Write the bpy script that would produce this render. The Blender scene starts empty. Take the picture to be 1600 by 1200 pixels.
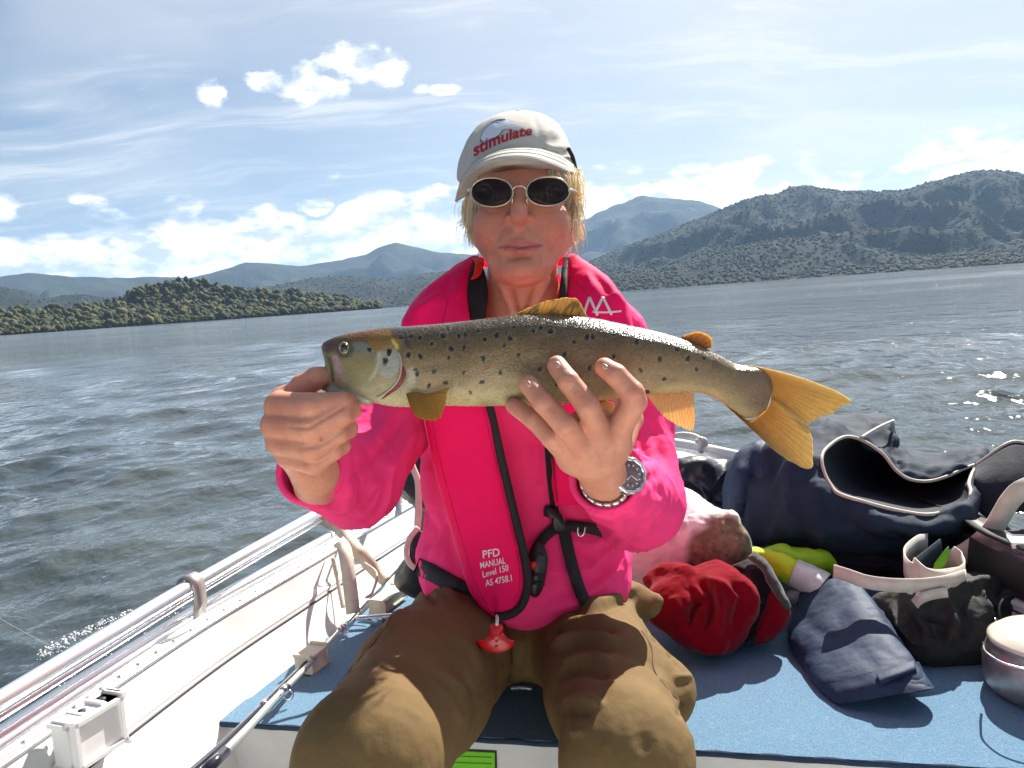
import bpy, bmesh, math, random
import numpy as np
from mathutils import Vector, Matrix
from mathutils.bvhtree import BVHTree

SC = bpy.context.scene
COL = SC.collection
rng = np.random.default_rng(7)
random.seed(7)

# ------------------------------------------------------------------ camera
FPX, CX, CY = 1250.0, 800.0, 600.0
PITCH, ROLL, CAMZ = math.radians(6.1), math.radians(4.05), 1.0
F = np.array([0, math.cos(PITCH), -math.sin(PITCH)])
R0 = np.array([1.0, 0, 0]); U0 = np.array([0, math.sin(PITCH), math.cos(PITCH)])
R = math.cos(ROLL) * R0 - math.sin(ROLL) * U0
U = math.sin(ROLL) * R0 + math.cos(ROLL) * U0
CAM = np.array([0, 0, CAMZ])
cam_d = bpy.data.cameras.new('camera'); cam = bpy.data.objects.new('camera', cam_d); COL.objects.link(cam)
cam.matrix_world = Matrix(((R[0], U[0], -F[0], CAM[0]), (R[1], U[1], -F[1], CAM[1]), (R[2], U[2], -F[2], CAM[2]), (0, 0, 0, 1)))
cam_d.sensor_width = 36.0; cam_d.lens = 36.0 * FPX / 1600.0
cam_d.clip_start = 0.05; cam_d.clip_end = 40000
SC.camera = cam

# ------------------------------------------------------------------ light
SUN_AZ, SUN_EL = math.radians(33), math.radians(43)      # azimuth from +Y towards +X
SUN_DIR = np.array([math.sin(SUN_AZ) * math.cos(SUN_EL), math.cos(SUN_AZ) * math.cos(SUN_EL), math.sin(SUN_EL)])
sd = bpy.data.lights.new('sun', 'SUN'); sd.energy = 4.8; sd.angle = math.radians(0.5); sd.color = (1.0, 0.95, 0.87)
so = bpy.data.objects.new('sun', sd); COL.objects.link(so)
so.rotation_euler = Vector(SUN_DIR).to_track_quat('Z', 'Y').to_euler()
vs = SC.view_settings
vs.view_transform = 'Standard'; vs.look = 'None'; vs.exposure = 1.26; vs.gamma = 1.0; vs.use_curve_mapping = False
SKY_STRENGTH = 0.055

def s2l(c):
    c = np.asarray(c, float) / 255.0
    return tuple(np.where(c <= 0.04045, c / 12.92, ((c + 0.055) / 1.055) ** 2.4))

# ------------------------------------------------------------------ node helper
class NT:
    def __init__(s, tree): s.t = tree; s.n = tree.nodes; s.l = tree.links
    def new(s, typ, **kw):
        nd = s.n.new(typ)
        for k, v in kw.items(): setattr(nd, k, v)
        return nd
    def put(s, sock, v):
        if isinstance(v, bpy.types.NodeSocket): s.l.new(v, sock)
        elif v is not None:
            if hasattr(sock.default_value, '__len__') and not hasattr(v, '__len__'): v = [v] * len(sock.default_value)
            if hasattr(v, '__len__') and len(v) == 3 and len(sock.default_value) == 4: v = (*v, 1)
            sock.default_value = v
    def m(s, op, a, b=0.0, c=None, clamp=False):
        nd = s.new('ShaderNodeMath', operation=op, use_clamp=clamp)
        s.put(nd.inputs[0], a); s.put(nd.inputs[1], b)
        if c is not None: s.put(nd.inputs[2], c)
        return nd.outputs[0]
    def vm(s, op, a, b=None, out=0):
        nd = s.new('ShaderNodeVectorMath', operation=op)
        s.put(nd.inputs[0], a)
        if op == 'SCALE': s.put(nd.inputs[3], b)
        elif b is not None: s.put(nd.inputs[1], b)
        return nd.outputs['Value' if out else 0]
    def mix(s, f, a, b, mode='MIX'):
        nd = s.new('ShaderNodeMix', data_type='RGBA', blend_type=mode)
        s.put(nd.inputs[0], f); s.put(nd.inputs[6], a); s.put(nd.inputs[7], b)
        return nd.outputs[2]
    def noise(s, vec, scale, detail=4, rough=0.55, dist=0.0, out=0):
        nd = s.new('ShaderNodeTexNoise')
        if vec is not None: s.l.new(vec, nd.inputs['Vector'])
        s.put(nd.inputs['Scale'], scale); s.put(nd.inputs['Detail'], detail); s.put(nd.inputs['Roughness'], rough); s.put(nd.inputs['Distortion'], dist)
        return nd.outputs[out]
    def sstep(s, v, lo, hi, a=0.0, b=1.0):
        nd = s.new('ShaderNodeMapRange', interpolation_type='SMOOTHSTEP')
        s.put(nd.inputs[0], v); nd.inputs[1].default_value = lo; nd.inputs[2].default_value = hi; nd.inputs[3].default_value = a; nd.inputs[4].default_value = b
        return nd.outputs[0]
    def mapping(s, vec, scale=(1, 1, 1), rot=(0, 0, 0), loc=(0, 0, 0)):
        nd = s.new('ShaderNodeMapping'); s.l.new(vec, nd.inputs[0])
        nd.inputs['Location'].default_value = loc; nd.inputs['Rotation'].default_value = rot; nd.inputs['Scale'].default_value = scale
        return nd.outputs[0]

# ------------------------------------------------------------------ sky
def pixdir(px, py):
    v = F + (px - CX) / FPX * R - (py - CY) / FPX * U
    return v / np.linalg.norm(v)
world = bpy.data.worlds.new('World'); SC.world = world; world.use_nodes = True
nt = NT(world.node_tree); nt.n.clear()
sky = nt.new('ShaderNodeTexSky', sky_type='NISHITA'); sky.sun_disc = False
sky.sun_elevation = SUN_EL; sky.sun_rotation = SUN_AZ; sky.altitude = 300; sky.air_density = 1.0; sky.dust_density = 0.35; sky.ozone_density = 1.4
dirv = nt.new('ShaderNodeTexCoord').outputs['Generated']
sep = nt.new('ShaderNodeSeparateXYZ'); nt.l.new(dirv, sep.inputs[0])
elev = sep.outputs[2]
zc = nt.m('MAXIMUM', elev, 0.02)
# high thin cirrus on a plane overhead
inv = nt.m('DIVIDE', 1.0, nt.m('ADD', zc, 0.12))
pl = nt.vm('SCALE', dirv, inv)
warp = nt.noise(pl, 1.1, 3, 0.5, 0, 1)
plw = nt.vm('ADD', pl, nt.vm('SCALE', warp, 0.55))
ci1 = nt.noise(nt.mapping(plw, (0.55, 2.3, 1), (0, 0, 0.5)), 1.25, 7, 0.62, 0.3)
ci2 = nt.noise(nt.mapping(plw, (1.0, 4.5, 1), (0, 0, 0.75), (3, 1, 0)), 2.2, 6, 0.62, 0.5)
cir = nt.m('MULTIPLY', nt.sstep(ci1, 0.45, 0.68), nt.sstep(ci2, 0.30, 0.66))
veil = nt.sstep(nt.noise(plw, 0.8, 4, 0.5), 0.44, 0.74)
cir = nt.m('ADD', nt.m('MULTIPLY', cir, 0.62), nt.m('MULTIPLY', veil, 0.34), clamp=True)
# cumulus bank round the horizon
ds = nt.mapping(dirv, (1, 1, 1.9))
nb = nt.noise(ds, 8.5, 3, 0.55)
nf = nt.noise(ds, 17.0, 7, 0.58, 0.1)
bank = nt.m('ADD', nt.m('MULTIPLY', nb, 1.0), nt.m('MULTIPLY', nf, 0.60))
bank = nt.m('ADD', bank, nt.m('MULTIPLY', nt.m('SUBTRACT', 0.121, elev), 6.5))
bmask = nt.sstep(bank, 0.73, 0.92)
# a few free cumulus puffs
def puff(px, py, rx, ry, amp=0.9):
    d0 = pixdir(px, py); r0 = np.cross(d0, (0, 0, 1)); r0 /= np.linalg.norm(r0); u0 = np.cross(r0, d0)
    a = nt.vm('DOT_PRODUCT', dirv, tuple(r0 / (rx / FPX)), out=1); b = nt.vm('DOT_PRODUCT', nt.vm('SUBTRACT', dirv, tuple(d0)), tuple(u0 / (ry / FPX)), out=1)
    f = nt.vm('DOT_PRODUCT', dirv, tuple(d0), out=1)
    q = nt.m('ADD', nt.m('MULTIPLY', a, a), nt.m('MULTIPLY', b, b))
    q = nt.m('ADD', nt.m('SUBTRACT', 1.0, q), nt.m('MULTIPLY', nt.m('SUBTRACT', nf2, 0.47), 6.6 * amp))
    return nt.m('MULTIPLY', nt.sstep(q, -0.25, 1.5), nt.m('GREATER_THAN', f, 0.5))
nf2 = nt.noise(ds, 24.0, 8, 0.62, 0.3)
pm = None
for a in ((500, 132, 56, 26), (560, 98, 42, 30), (602, 108, 32, 26), (418, 126, 26, 13, 1.0), (330, 146, 20, 16, 1.0), (690, 140, 22, 7, 1.0), (658, 140, 12, 8, .9), (490, 322, 22, 12, 1.1)):
    v = puff(*a); pm = v if pm is None else nt.m('MAXIMUM', pm, v)
cum = nt.m('MAXIMUM', bmask, pm)
shade = nt.sstep(nt.noise(nt.mapping(dirv, (1, 1, 2.4), (0, 0, 0), (0, 0, 0.05)), 17.0, 5, 0.6), 0.38, 0.60)
cw = nt.mix(shade, (6.0, 6.4, 7.0), (15.0, 14.8, 14.5))
base = nt.mix(1.0, sky.outputs[0], (0.46, 0.56, 0.65), 'MULTIPLY')
aur = nt.sstep(nt.vm('DOT_PRODUCT', dirv, tuple(SUN_DIR), out=1), 0.42, 0.98, 0.0, 0.80)     # thin cloud lit up round the sun
cir = nt.m('ADD', cir, aur, clamp=True)
c1 = nt.mix(cir, base, (6.9, 7.05, 7.2))
# pale haze of the low sky
low = nt.sstep(elev, 0.0, 0.40, 1.0, 0.0)
c1 = nt.mix(nt.m('MULTIPLY', low, 0.34), c1, (5.3, 5.9, 6.35))
c2 = nt.mix(nt.m('MULTIPLY', cum, 0.93), c1, cw)
bg = nt.new('ShaderNodeBackground'); nt.l.new(c2, bg.inputs[0]); bg.inputs[1].default_value = SKY_STRENGTH
wo = nt.new('ShaderNodeOutputWorld'); nt.l.new(bg.outputs[0], wo.inputs[0])

# ------------------------------------------------------------------ pixel -> place
def W(px, py, d):
    return CAM + d * (F + (px - CX) / FPX * R - (py - CY) / FPX * U)
def Wn(P):
    P = np.asarray(P, float)
    return CAM + P[..., 2:3] * (F + (P[..., 0:1] - CX) / FPX * R - (P[..., 1:2] - CY) / FPX * U)
def G(px, py, z):
    v = F + (px - CX) / FPX * R - (py - CY) / FPX * U
    return CAM + v * ((z - CAMZ) / v[2])
def dep(p): return float((np.asarray(p) - CAM) @ F)
def proj(V):
    Q = V - CAM; d = Q @ F
    return np.stack([CX + FPX * (Q @ R) / d, CY - FPX * (Q @ U) / d, d], -1)

# ------------------------------------------------------------------ noise
def _h(i, j, k, s):
    n = (i * 73856093) ^ (j * 19349663) ^ (k * 83492791) ^ (s * 2654435)
    n = (n ^ (n >> 13)) * 1274126177
    return ((n ^ (n >> 16)) & 0xFFFF) / 32767.5 - 1.0
def vnoise(P, scale, seed=0):
    P = np.asarray(P, float) * scale
    i = np.floor(P).astype(np.int64); f = P - i; f = f * f * (3 - 2 * f)
    out = 0
    for a in (0, 1):
        wa = f[..., 0] if a else 1 - f[..., 0]
        for b in (0, 1):
            wb = f[..., 1] if b else 1 - f[..., 1]
            for c in (0, 1):
                wc = f[..., 2] if c else 1 - f[..., 2]
                out = out + wa * wb * wc * _h(i[..., 0] + a, i[..., 1] + b, i[..., 2] + c, seed)
    return out
def fbm(P, scale, oct=4, seed=0, gain=0.5):
    o = 0; a = 1.0
    for k in range(oct): o = o + a * vnoise(P, scale * 2 ** k, seed + k); a *= gain
    return o

# ------------------------------------------------------------------ mesh objects
def link(name, me, mat=None, parent=None, smooth=True):
    o = bpy.data.objects.new(name, me); COL.objects.link(o)
    if mat is not None: me.materials.append(mat)
    if parent is not None: o.parent = parent
    if smooth: me.polygons.foreach_set('use_smooth', np.ones(len(me.polygons), bool))
    me.update()
    return o
def mesh(name, V, Fc, mat=None, parent=None, smooth=True, col=None):
    V = np.asarray(V, np.float32); me = bpy.data.meshes.new(name)
    if isinstance(Fc, np.ndarray):
        n, k = Fc.shape
        me.vertices.add(len(V)); me.vertices.foreach_set('co', V.ravel())
        me.loops.add(n * k); me.loops.foreach_set('vertex_index', Fc.astype(np.int32).ravel())
        me.polygons.add(n); me.polygons.foreach_set('loop_start', np.arange(0, n * k, k, dtype=np.int32))
        try: me.polygons.foreach_set('loop_total', np.full(n, k, np.int32))
        except Exception: pass
        me.update(calc_edges=True)
    else:
        me.from_pydata([tuple(map(float, v)) for v in V], [], [tuple(map(int, f)) for f in Fc])
    me.validate()
    if col is not None:
        a = me.attributes.new('Col', 'FLOAT_COLOR', 'POINT')
        c = np.ones((len(me.vertices), 4), np.float32); c[:, :3] = col
        a.data.foreach_set('color', c.ravel())
    return link(name, me, mat, parent, smooth)
def empty(name, label, cat, loc=(0, 0, 0), group=None):
    o = bpy.data.objects.new(name, None); COL.objects.link(o); o.empty_display_size = 0.05
    # parts are written in world space: the empty stays at the origin of their frame but carries its base point
    o['label'] = label; o['category'] = cat
    if group: o['group'] = group
    o.location = [float(x) for x in loc]
    return o
def tag(o, label=None, cat=None, group=None, kind=None):
    for k, v in (('label', label), ('category', cat), ('group', group), ('kind', kind)):
        if v: o[k] = v
    return o
def adopt(o, parent):
    o.parent = parent
    return o
def settle():
    """empties sit at their thing's base: give children the inverse so world positions hold"""
    bpy.context.view_layer.update()
    for o in SC.objects:
        if o.parent is not None: o.matrix_parent_inverse = o.parent.matrix_world.inverted()
        if o.parent is not None and o.parent.parent is not None: o.matrix_parent_inverse = Matrix()

def vnormals(V, Q):
    N = np.zeros_like(V)
    if Q.shape[1] == 4: n = np.cross(V[Q[:, 2]] - V[Q[:, 0]], V[Q[:, 3]] - V[Q[:, 1]])
    else: n = np.cross(V[Q[:, 1]] - V[Q[:, 0]], V[Q[:, 2]] - V[Q[:, 0]])
    for c in range(Q.shape[1]):
        for a in range(3): N[:, a] += np.bincount(Q[:, c], n[:, a], len(V))
    return N / (np.linalg.norm(N, axis=1, keepdims=True) + 1e-12)

def polydist(P, pts):
    """distance of 2D points to polyline, and parameter 0..1 along it"""
    pts = np.asarray(pts, float); seg = pts[1:] - pts[:-1]; L = np.linalg.norm(seg, axis=1); cum = np.concatenate([[0], np.cumsum(L)])
    best = np.full(len(P), 1e9); tt = np.zeros(len(P)); side = np.zeros(len(P))
    for i in range(len(seg)):
        w = P - pts[i]; h = np.clip((w @ seg[i]) / (L[i] ** 2 + 1e-9), 0, 1)
        q = w - h[:, None] * seg[i]; d = np.hypot(q[:, 0], q[:, 1])
        m = d < best
        best = np.where(m, d, best); tt = np.where(m, (cum[i] + h * L[i]) / cum[-1], tt)
        side = np.where(m, np.sign(seg[i][0] * w[:, 1] - seg[i][1] * w[:, 0]) * d, side)
    return best, tt, side
def smoothpath(pts, n):
    pts = np.asarray(pts, float); m = len(pts)
    if m == 2: return pts[0] + (pts[1] - pts[0]) * np.linspace(0, 1, n)[:, None]
    seg = np.linalg.norm(np.diff(pts[:, :3] if pts.shape[1] > 2 else pts, axis=0), axis=1) ** 0.5 + 1e-6
    t = np.concatenate([[0], np.cumsum(seg)]); x = np.linspace(0, t[-1], n)
    T = np.zeros_like(pts)
    T[1:-1] = (pts[2:] - pts[:-2]) / (t[2:] - t[:-2])[:, None]; T[0] = (pts[1] - pts[0]) / (t[1] - t[0]); T[-1] = (pts[-1] - pts[-2]) / (t[-1] - t[-2])
    i = np.clip(np.searchsorted(t, x, side='right') - 1, 0, m - 2); h = (t[i + 1] - t[i]); u = ((x - t[i]) / h)[:, None]; h = h[:, None]
    return (2 * u**3 - 3 * u**2 + 1) * pts[i] + (u**3 - 2 * u**2 + u) * h * T[i] + (-2 * u**3 + 3 * u**2) * pts[i + 1] + (u**3 - u**2) * h * T[i + 1]
def sculpt(V, N, strokes, allsides=False):
    """folds: each stroke (points px, width px, height m) raises (+) or sinks (-) the skin along its normal"""
    P = proj(V); face = np.einsum('ij,ij->i', N, CAM - V) > 0
    out = V.copy()
    for s in strokes:
        pts, w, amp = s[:3]; pts = smoothpath(pts, 4 * len(pts)) if len(pts) > 2 else np.asarray(pts, float)
        lo = pts.min(0) - 3 * w; hi = pts.max(0) + 3 * w
        m = (P[:, 0] > lo[0]) & (P[:, 0] < hi[0]) & (P[:, 1] > lo[1]) & (P[:, 1] < hi[1])
        if not allsides: m &= face
        idx = np.nonzero(m)[0]
        if not len(idx): continue
        d, t, sd_ = polydist(P[idx, :2], pts)
        k = np.exp(-(d / w) ** 2) * np.clip(np.minimum(t, 1 - t) * 5 + 0.12, 0, 1)
        if len(s) > 3: k = k * (1 + s[3] * np.tanh(sd_ / w))     # lopsided fold
        out[idx] += N[idx] * (amp * k)[:, None]
    return out
def inpoly(P, poly):
    poly = np.asarray(poly, float); x, y = P[:, 0], P[:, 1]; c = np.zeros(len(P), bool); j = len(poly) - 1
    for i in range(len(poly)):
        xi, yi = poly[i]; xj, yj = poly[j]
        c ^= ((yi > y) != (yj > y)) & (x < (xj - xi) * (y - yi) / (yj - yi + 1e-12) + xi); j = i
    return c
def polymask(P, poly, soft):
    poly = np.asarray(poly, float); d, _, _ = polydist(P[:, :2], np.vstack([poly, poly[:1]]))
    return np.clip(np.where(inpoly(P, poly), d, -d) / soft * 0.5 + 0.5, 0, 1)
def lerpc(c, col, k): return c * (1 - k[:, None]) + np.asarray(col) * k[:, None]

# ------------------------------------------------------------------ signed-distance modelling
def smin(a, b, k):
    h = np.clip(0.5 + 0.5 * (b - a) / k, 0, 1); return b + (a - b) * h - k * h * (1 - h)
class Sdf:
    def __init__(s): s.ops = []
    def cone(s, a, b, ra, rb, k=0.004, sub=False):
        a = np.asarray(a, float); b = np.asarray(b, float)
        s.ops.append(('c', (a, b, ra, rb), k, sub, (a + b) / 2, np.linalg.norm(b - a) / 2 + max(ra, rb))); return s
    def chain(s, pts, k=0.004, sub=False):
        """pts: (px,py,depth,radius)"""
        for p, q in zip(pts[:-1], pts[1:]): s.cone(W(*p[:3]), W(*q[:3]), p[3], q[3], k, sub)
        return s
    def ell(s, c, r, k=0.004, sub=False, M=None):
        if M is None: M = np.stack([R, U, -F])
        s.ops.append(('e', (np.asarray(c, float), np.asarray(r, float), M), k, sub, np.asarray(c, float), max(r))); return s
    def cut(s, c, n, rad):
        n = np.asarray(n, float); n = n / np.linalg.norm(n)
        s.ops.append(('p', (np.asarray(c, float), n, rad), 0.0, True, np.asarray(c, float), rad)); return s
    def ev(s, P, ops=None):
        d = np.full(len(P), 1.0)
        for typ, a, k, sub, c, r in (s.ops if ops is None else ops):
            if typ == 'c':
                ba = a[1] - a[0]; w = P - a[0]; h = np.clip((w @ ba) / (ba @ ba + 1e-12), 0, 1)
                q = np.sqrt(np.maximum(((w - h[:, None] * ba) ** 2).sum(1), 1e-14)) - (a[2] + (a[3] - a[2]) * h)
            elif typ == 'e':
                w = (P - a[0]) @ a[2].T; k0 = np.sqrt(((w / a[1]) ** 2).sum(1)) + 1e-9; k1 = np.sqrt(((w / a[1] ** 2) ** 2).sum(1)) + 1e-9
                q = k0 * (k0 - 1) / k1
            else:
                w = P - a[0]; q = w @ a[1]; d = np.where((w * w).sum(1) < a[2] ** 2, np.maximum(d, q), d); continue
            d = -smin(-d, q, k) if sub else smin(d, q, k)
        return d
    def mesh(s, h, B=16):
        un = [o for o in s.ops if not o[3]]
        lo = np.min([o[4] - o[5] for o in un], 0) - 3 * h; hi = np.max([o[4] + o[5] for o in un], 0) + 3 * h
        nb = np.ceil((hi - lo) / (h * B)).astype(int); bs = h * B
        I = np.stack(np.meshgrid(*[np.arange(n) for n in nb], indexing='ij'), -1).reshape(-1, 3)
        Cn = lo + (I + 0.5) * bs; hd = bs * 0.8661
        dc = np.concatenate([s.ev(Cn[i:i + 60000]) for i in range(0, len(Cn), 60000)])
        I = I[np.abs(dc) < hd * 2.3 + 0.012]
        nc = nb * B + 2; key = lambda c: (c[..., 0] * nc[1] + c[..., 1]) * nc[2] + c[..., 2]
        g = np.stack(np.meshgrid(*[np.arange(B + 1)] * 3, indexing='ij'), -1)
        VK, VV, EQ = [], [], []
        oc = np.array([o[4] for o in s.ops]); orr = np.array([o[5] + 2.5 * o[2] + .012 for o in s.ops])
        for b in I:
            o0 = lo + b * bs; cc = o0 + bs / 2
            near = np.linalg.norm(oc - cc, axis=1) - orr < hd + 2 * h
            ops = [o for o, n in zip(s.ops, near) if n]
            if not any(not o[3] for o in ops): continue
            P = o0 + g.reshape(-1, 3) * h
            d = s.ev(P, ops).reshape(B + 1, B + 1, B + 1)
            sg = d < 0
            if sg.all() or not sg.any(): continue
            acc = np.zeros((B, B, B, 3)); cnt = np.zeros((B, B, B))
            for ax in range(3):
                s0 = [slice(0, B + 1)] * 3; s1 = [slice(0, B + 1)] * 3; s0[ax] = slice(0, B); s1[ax] = slice(1, B + 1)
                a, c = d[tuple(s0)], d[tuple(s1)]; cr = (a < 0) != (c < 0)
                t = np.where(cr, a / np.where(cr, a - c, 1), 0)
                pos = g[tuple(s0)].astype(float); pos[..., ax] += t
                o1, o2 = [i for i in range(3) if i != ax]
                for u in (0, 1):
                    for v in (0, 1):
                        sl = [slice(0, B)] * 3; sl[o1] = slice(u, B + u); sl[o2] = slice(v, B + v); sl = tuple(sl)
                        m = cr[sl]; acc += pos[sl] * m[..., None]; cnt += m
                sl = [slice(0, B)] * 3
                e = np.argwhere(cr[tuple(sl)])
                if len(e):
                    ge = e + b * B; fl = (a[tuple(e.T)] < 0)
                    d1 = np.zeros(3, int); d1[o1] = 1; d2 = np.zeros(3, int); d2[o2] = 1
                    q = np.stack([key(ge - d1 - d2 + 1), key(ge - d2 + 1), key(ge + 1), key(ge - d1 + 1)], 1)
                    if ax == 1: fl = ~fl
                    q[~fl] = q[~fl][:, ::-1]
                    EQ.append(q)
            cells = np.argwhere(cnt > 0); ix = tuple(cells.T)
            VK.append(key(cells + b * B + 1)); VV.append(o0 + (acc[ix] / cnt[ix][:, None]) * h)
        VK = np.concatenate(VK); VV = np.concatenate(VV); EQ = np.concatenate(EQ)
        o = np.argsort(VK); VK, VV = VK[o], VV[o]
        idx = np.clip(np.searchsorted(VK, EQ), 0, len(VK) - 1); ok = (VK[idx] == EQ).all(1)
        return VV, idx[ok]
def relax(V, Q, it=1, lam=0.5):
    E = np.concatenate([Q[:, [i, (i + 1) % Q.shape[1]]] for i in range(Q.shape[1])])
    for _ in range(it):
        n = np.bincount(E[:, 0], minlength=len(V)) + np.bincount(E[:, 1], minlength=len(V))
        A = np.stack([np.bincount(E[:, 0], V[E[:, 1], a], len(V)) + np.bincount(E[:, 1], V[E[:, 0], a], len(V)) for a in range(3)], 1)
        V = V + lam * (A / np.maximum(n, 1)[:, None] - V)
    return V
def largest(V, Q):
    lab = np.arange(len(V)); E = np.concatenate([Q[:, [i, (i + 1) % Q.shape[1]]] for i in range(Q.shape[1])])
    while True:
        n = lab.copy(); np.minimum.at(n, E[:, 0], lab[E[:, 1]]); np.minimum.at(n, E[:, 1], lab[E[:, 0]]); n = np.minimum(n, n[n]); n = n[n]
        if (n == lab).all(): break
        lab = n
    u, c = np.unique(lab, return_counts=True); k = lab == u[c.argmax()]; m = np.cumsum(k) - 1
    return V[k], m[Q[k[Q].all(1)]]
def crease(V, Q, amp, scale, seed=1, stretch=(1, 1, 1), power=1.6):
    """sharp-edged cloth creases: ridged noise along the normals"""
    P = V * np.asarray(stretch); P = P + .35 / scale * np.stack([vnoise(P, scale * .6, seed + 40 + a) for a in range(3)], 1)
    r = (1 - np.minimum(np.abs(vnoise(P, scale, seed)) * 1.9, 1)) ** power + .5 * (1 - np.minimum(np.abs(vnoise(P, scale * 2.1, seed + 7)) * 1.9, 1)) ** power
    return V + vnormals(V, Q) * (amp * (r - .6))[:, None]
def bvh(V, Q): return BVHTree.FromPolygons([Vector(v) for v in V], [tuple(int(i) for i in q) for q in Q])

# ------------------------------------------------------------------ lofts
def gridfaces(nv, nu, closed=True):
    i = np.arange(nv - 1)[:, None]; j = np.arange(nu if closed else nu - 1)[None]
    j2 = (j + 1) % nu
    return np.stack([i * nu + j, i * nu + j2, (i + 1) * nu + j2, (i + 1) * nu + j], -1).reshape(-1, 4)
def striploft(rows, nv=40, nu=24, ex=2.0, cap=True, smooth=True):
    """rows (Lx,Ly,Rx,Ry,depth,half thickness[,tilt]) -> closed flattened tube; returns V,Q"""
    rows = np.array([tuple(r) + (0,) * (7 - len(r)) for r in rows], float)
    A = smoothpath(rows, nv) if smooth else rows
    nv = len(A)
    th = np.linspace(0, 2 * np.pi, nu, endpoint=False) + np.pi / nu
    c, s_ = np.cos(th), np.sin(th)
    u = np.sign(c) * np.abs(c) ** (2 / ex); w = np.sign(s_) * np.abs(s_) ** (2 / ex)
    mid = (A[:, 0:2] + A[:, 2:4]) / 2; hf = (A[:, 2:4] - A[:, 0:2]) / 2
    P = np.zeros((nv, nu, 3))
    P[..., :2] = mid[:, None] + u[None, :, None] * hf[:, None]
    P[..., 2] = A[:, 4:5] - w[None] * A[:, 5:6] + u[None] * A[:, 6:7]
    V = Wn(P).reshape(-1, 3); Q = gridfaces(nv, nu)
    if cap:
        c0, c1 = V[:nu].mean(0), V[-nu:].mean(0); n = len(V)
        V = np.vstack([V, c0, c1]); j = np.arange(nu); j2 = (j + 1) % nu
        Q = np.vstack([Q, np.stack([j2, j, np.full(nu, n), np.full(nu, n)], 1), np.stack([(nv - 1) * nu + j, (nv - 1) * nu + j2, np.full(nu, n + 1), np.full(nu, n + 1)], 1)])
    return V, Q
def fixtri(Q):
    """drop the doubled corner of degenerate quads"""
    return [tuple(dict.fromkeys(int(i) for i in q)) for q in Q]
def smesh(name, VQ, mat, parent=None, col=None, smooth=True):
    V, Q = VQ
    d = (Q[:, 2] == Q[:, 3]) if Q.shape[1] == 4 else np.zeros(len(Q), bool)
    if d.any(): return mesh(name, V, fixtri(Q), mat, parent, smooth, col)
    return mesh(name, V, Q, mat, parent, smooth, col)
def rings(loops, capfirst=True, caplast=True):
    """list of equally long closed loops of world points"""
    L = np.asarray(loops, float); nv, nu = L.shape[:2]; V = L.reshape(-1, 3); Q = gridfaces(nv, nu); n = len(V); j = np.arange(nu); j2 = (j + 1) % nu
    if capfirst: V = np.vstack([V, L[0].mean(0)]); Q = np.vstack([Q, np.stack([j2, j, np.full(nu, n), np.full(nu, n)], 1)]); n += 1
    if caplast: V = np.vstack([V, L[-1].mean(0)]); Q = np.vstack([Q, np.stack([(nv - 1) * nu + j, (nv - 1) * nu + j2, np.full(nu, n), np.full(nu, n)], 1)])
    return V, Q
def closedpath(pts, n):
    pts = np.asarray(pts, float); k = len(pts); ext = np.vstack([pts[-2:], pts, pts[:3]])
    P = smoothpath(ext, (k + 4) * 24); 
    d0 = np.argmin(np.linalg.norm(P[:24 * 4] - pts[0], axis=1)); d1 = len(P) // 2 + np.argmin(np.linalg.norm(P[len(P) // 2:] - pts[0], axis=1))
    P = P[d0:d1 + 1]; L = np.concatenate([[0], np.cumsum(np.linalg.norm(np.diff(P, axis=0), axis=1))]); x = np.linspace(0, L[-1], n, endpoint=False)
    return np.stack([np.interp(x, L, P[:, a]) for a in range(P.shape[1])], 1)
def inflate(outline, d, front, back=None, n=96, m=14, ctr=None, ex=2.0, flat=0.0):
    """a rounded solid whose silhouette is the outline (px), centred at depth d"""
    back = front if back is None else back
    o = closedpath(outline, n); c = np.asarray(ctr if ctr is not None else o.mean(0), float)
    loops = []
    for s in np.concatenate([-np.cos(np.linspace(0.06, np.pi / 2, m)), np.cos(np.linspace(np.pi / 2, 0.06, m))[1:]]):
        pass
    for a in np.linspace(0.05, np.pi - 0.05, 2 * m + 1):
        r = np.sin(a) ** (2 / ex); z = np.cos(a); z = np.sign(z) * abs(z) ** (2 / ex)
        P = np.concatenate([c + (o - c) * r, np.full((n, 1), d - z * (front if z > 0 else back))], 1)
        loops.append(Wn(P))
    return rings(loops)
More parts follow.
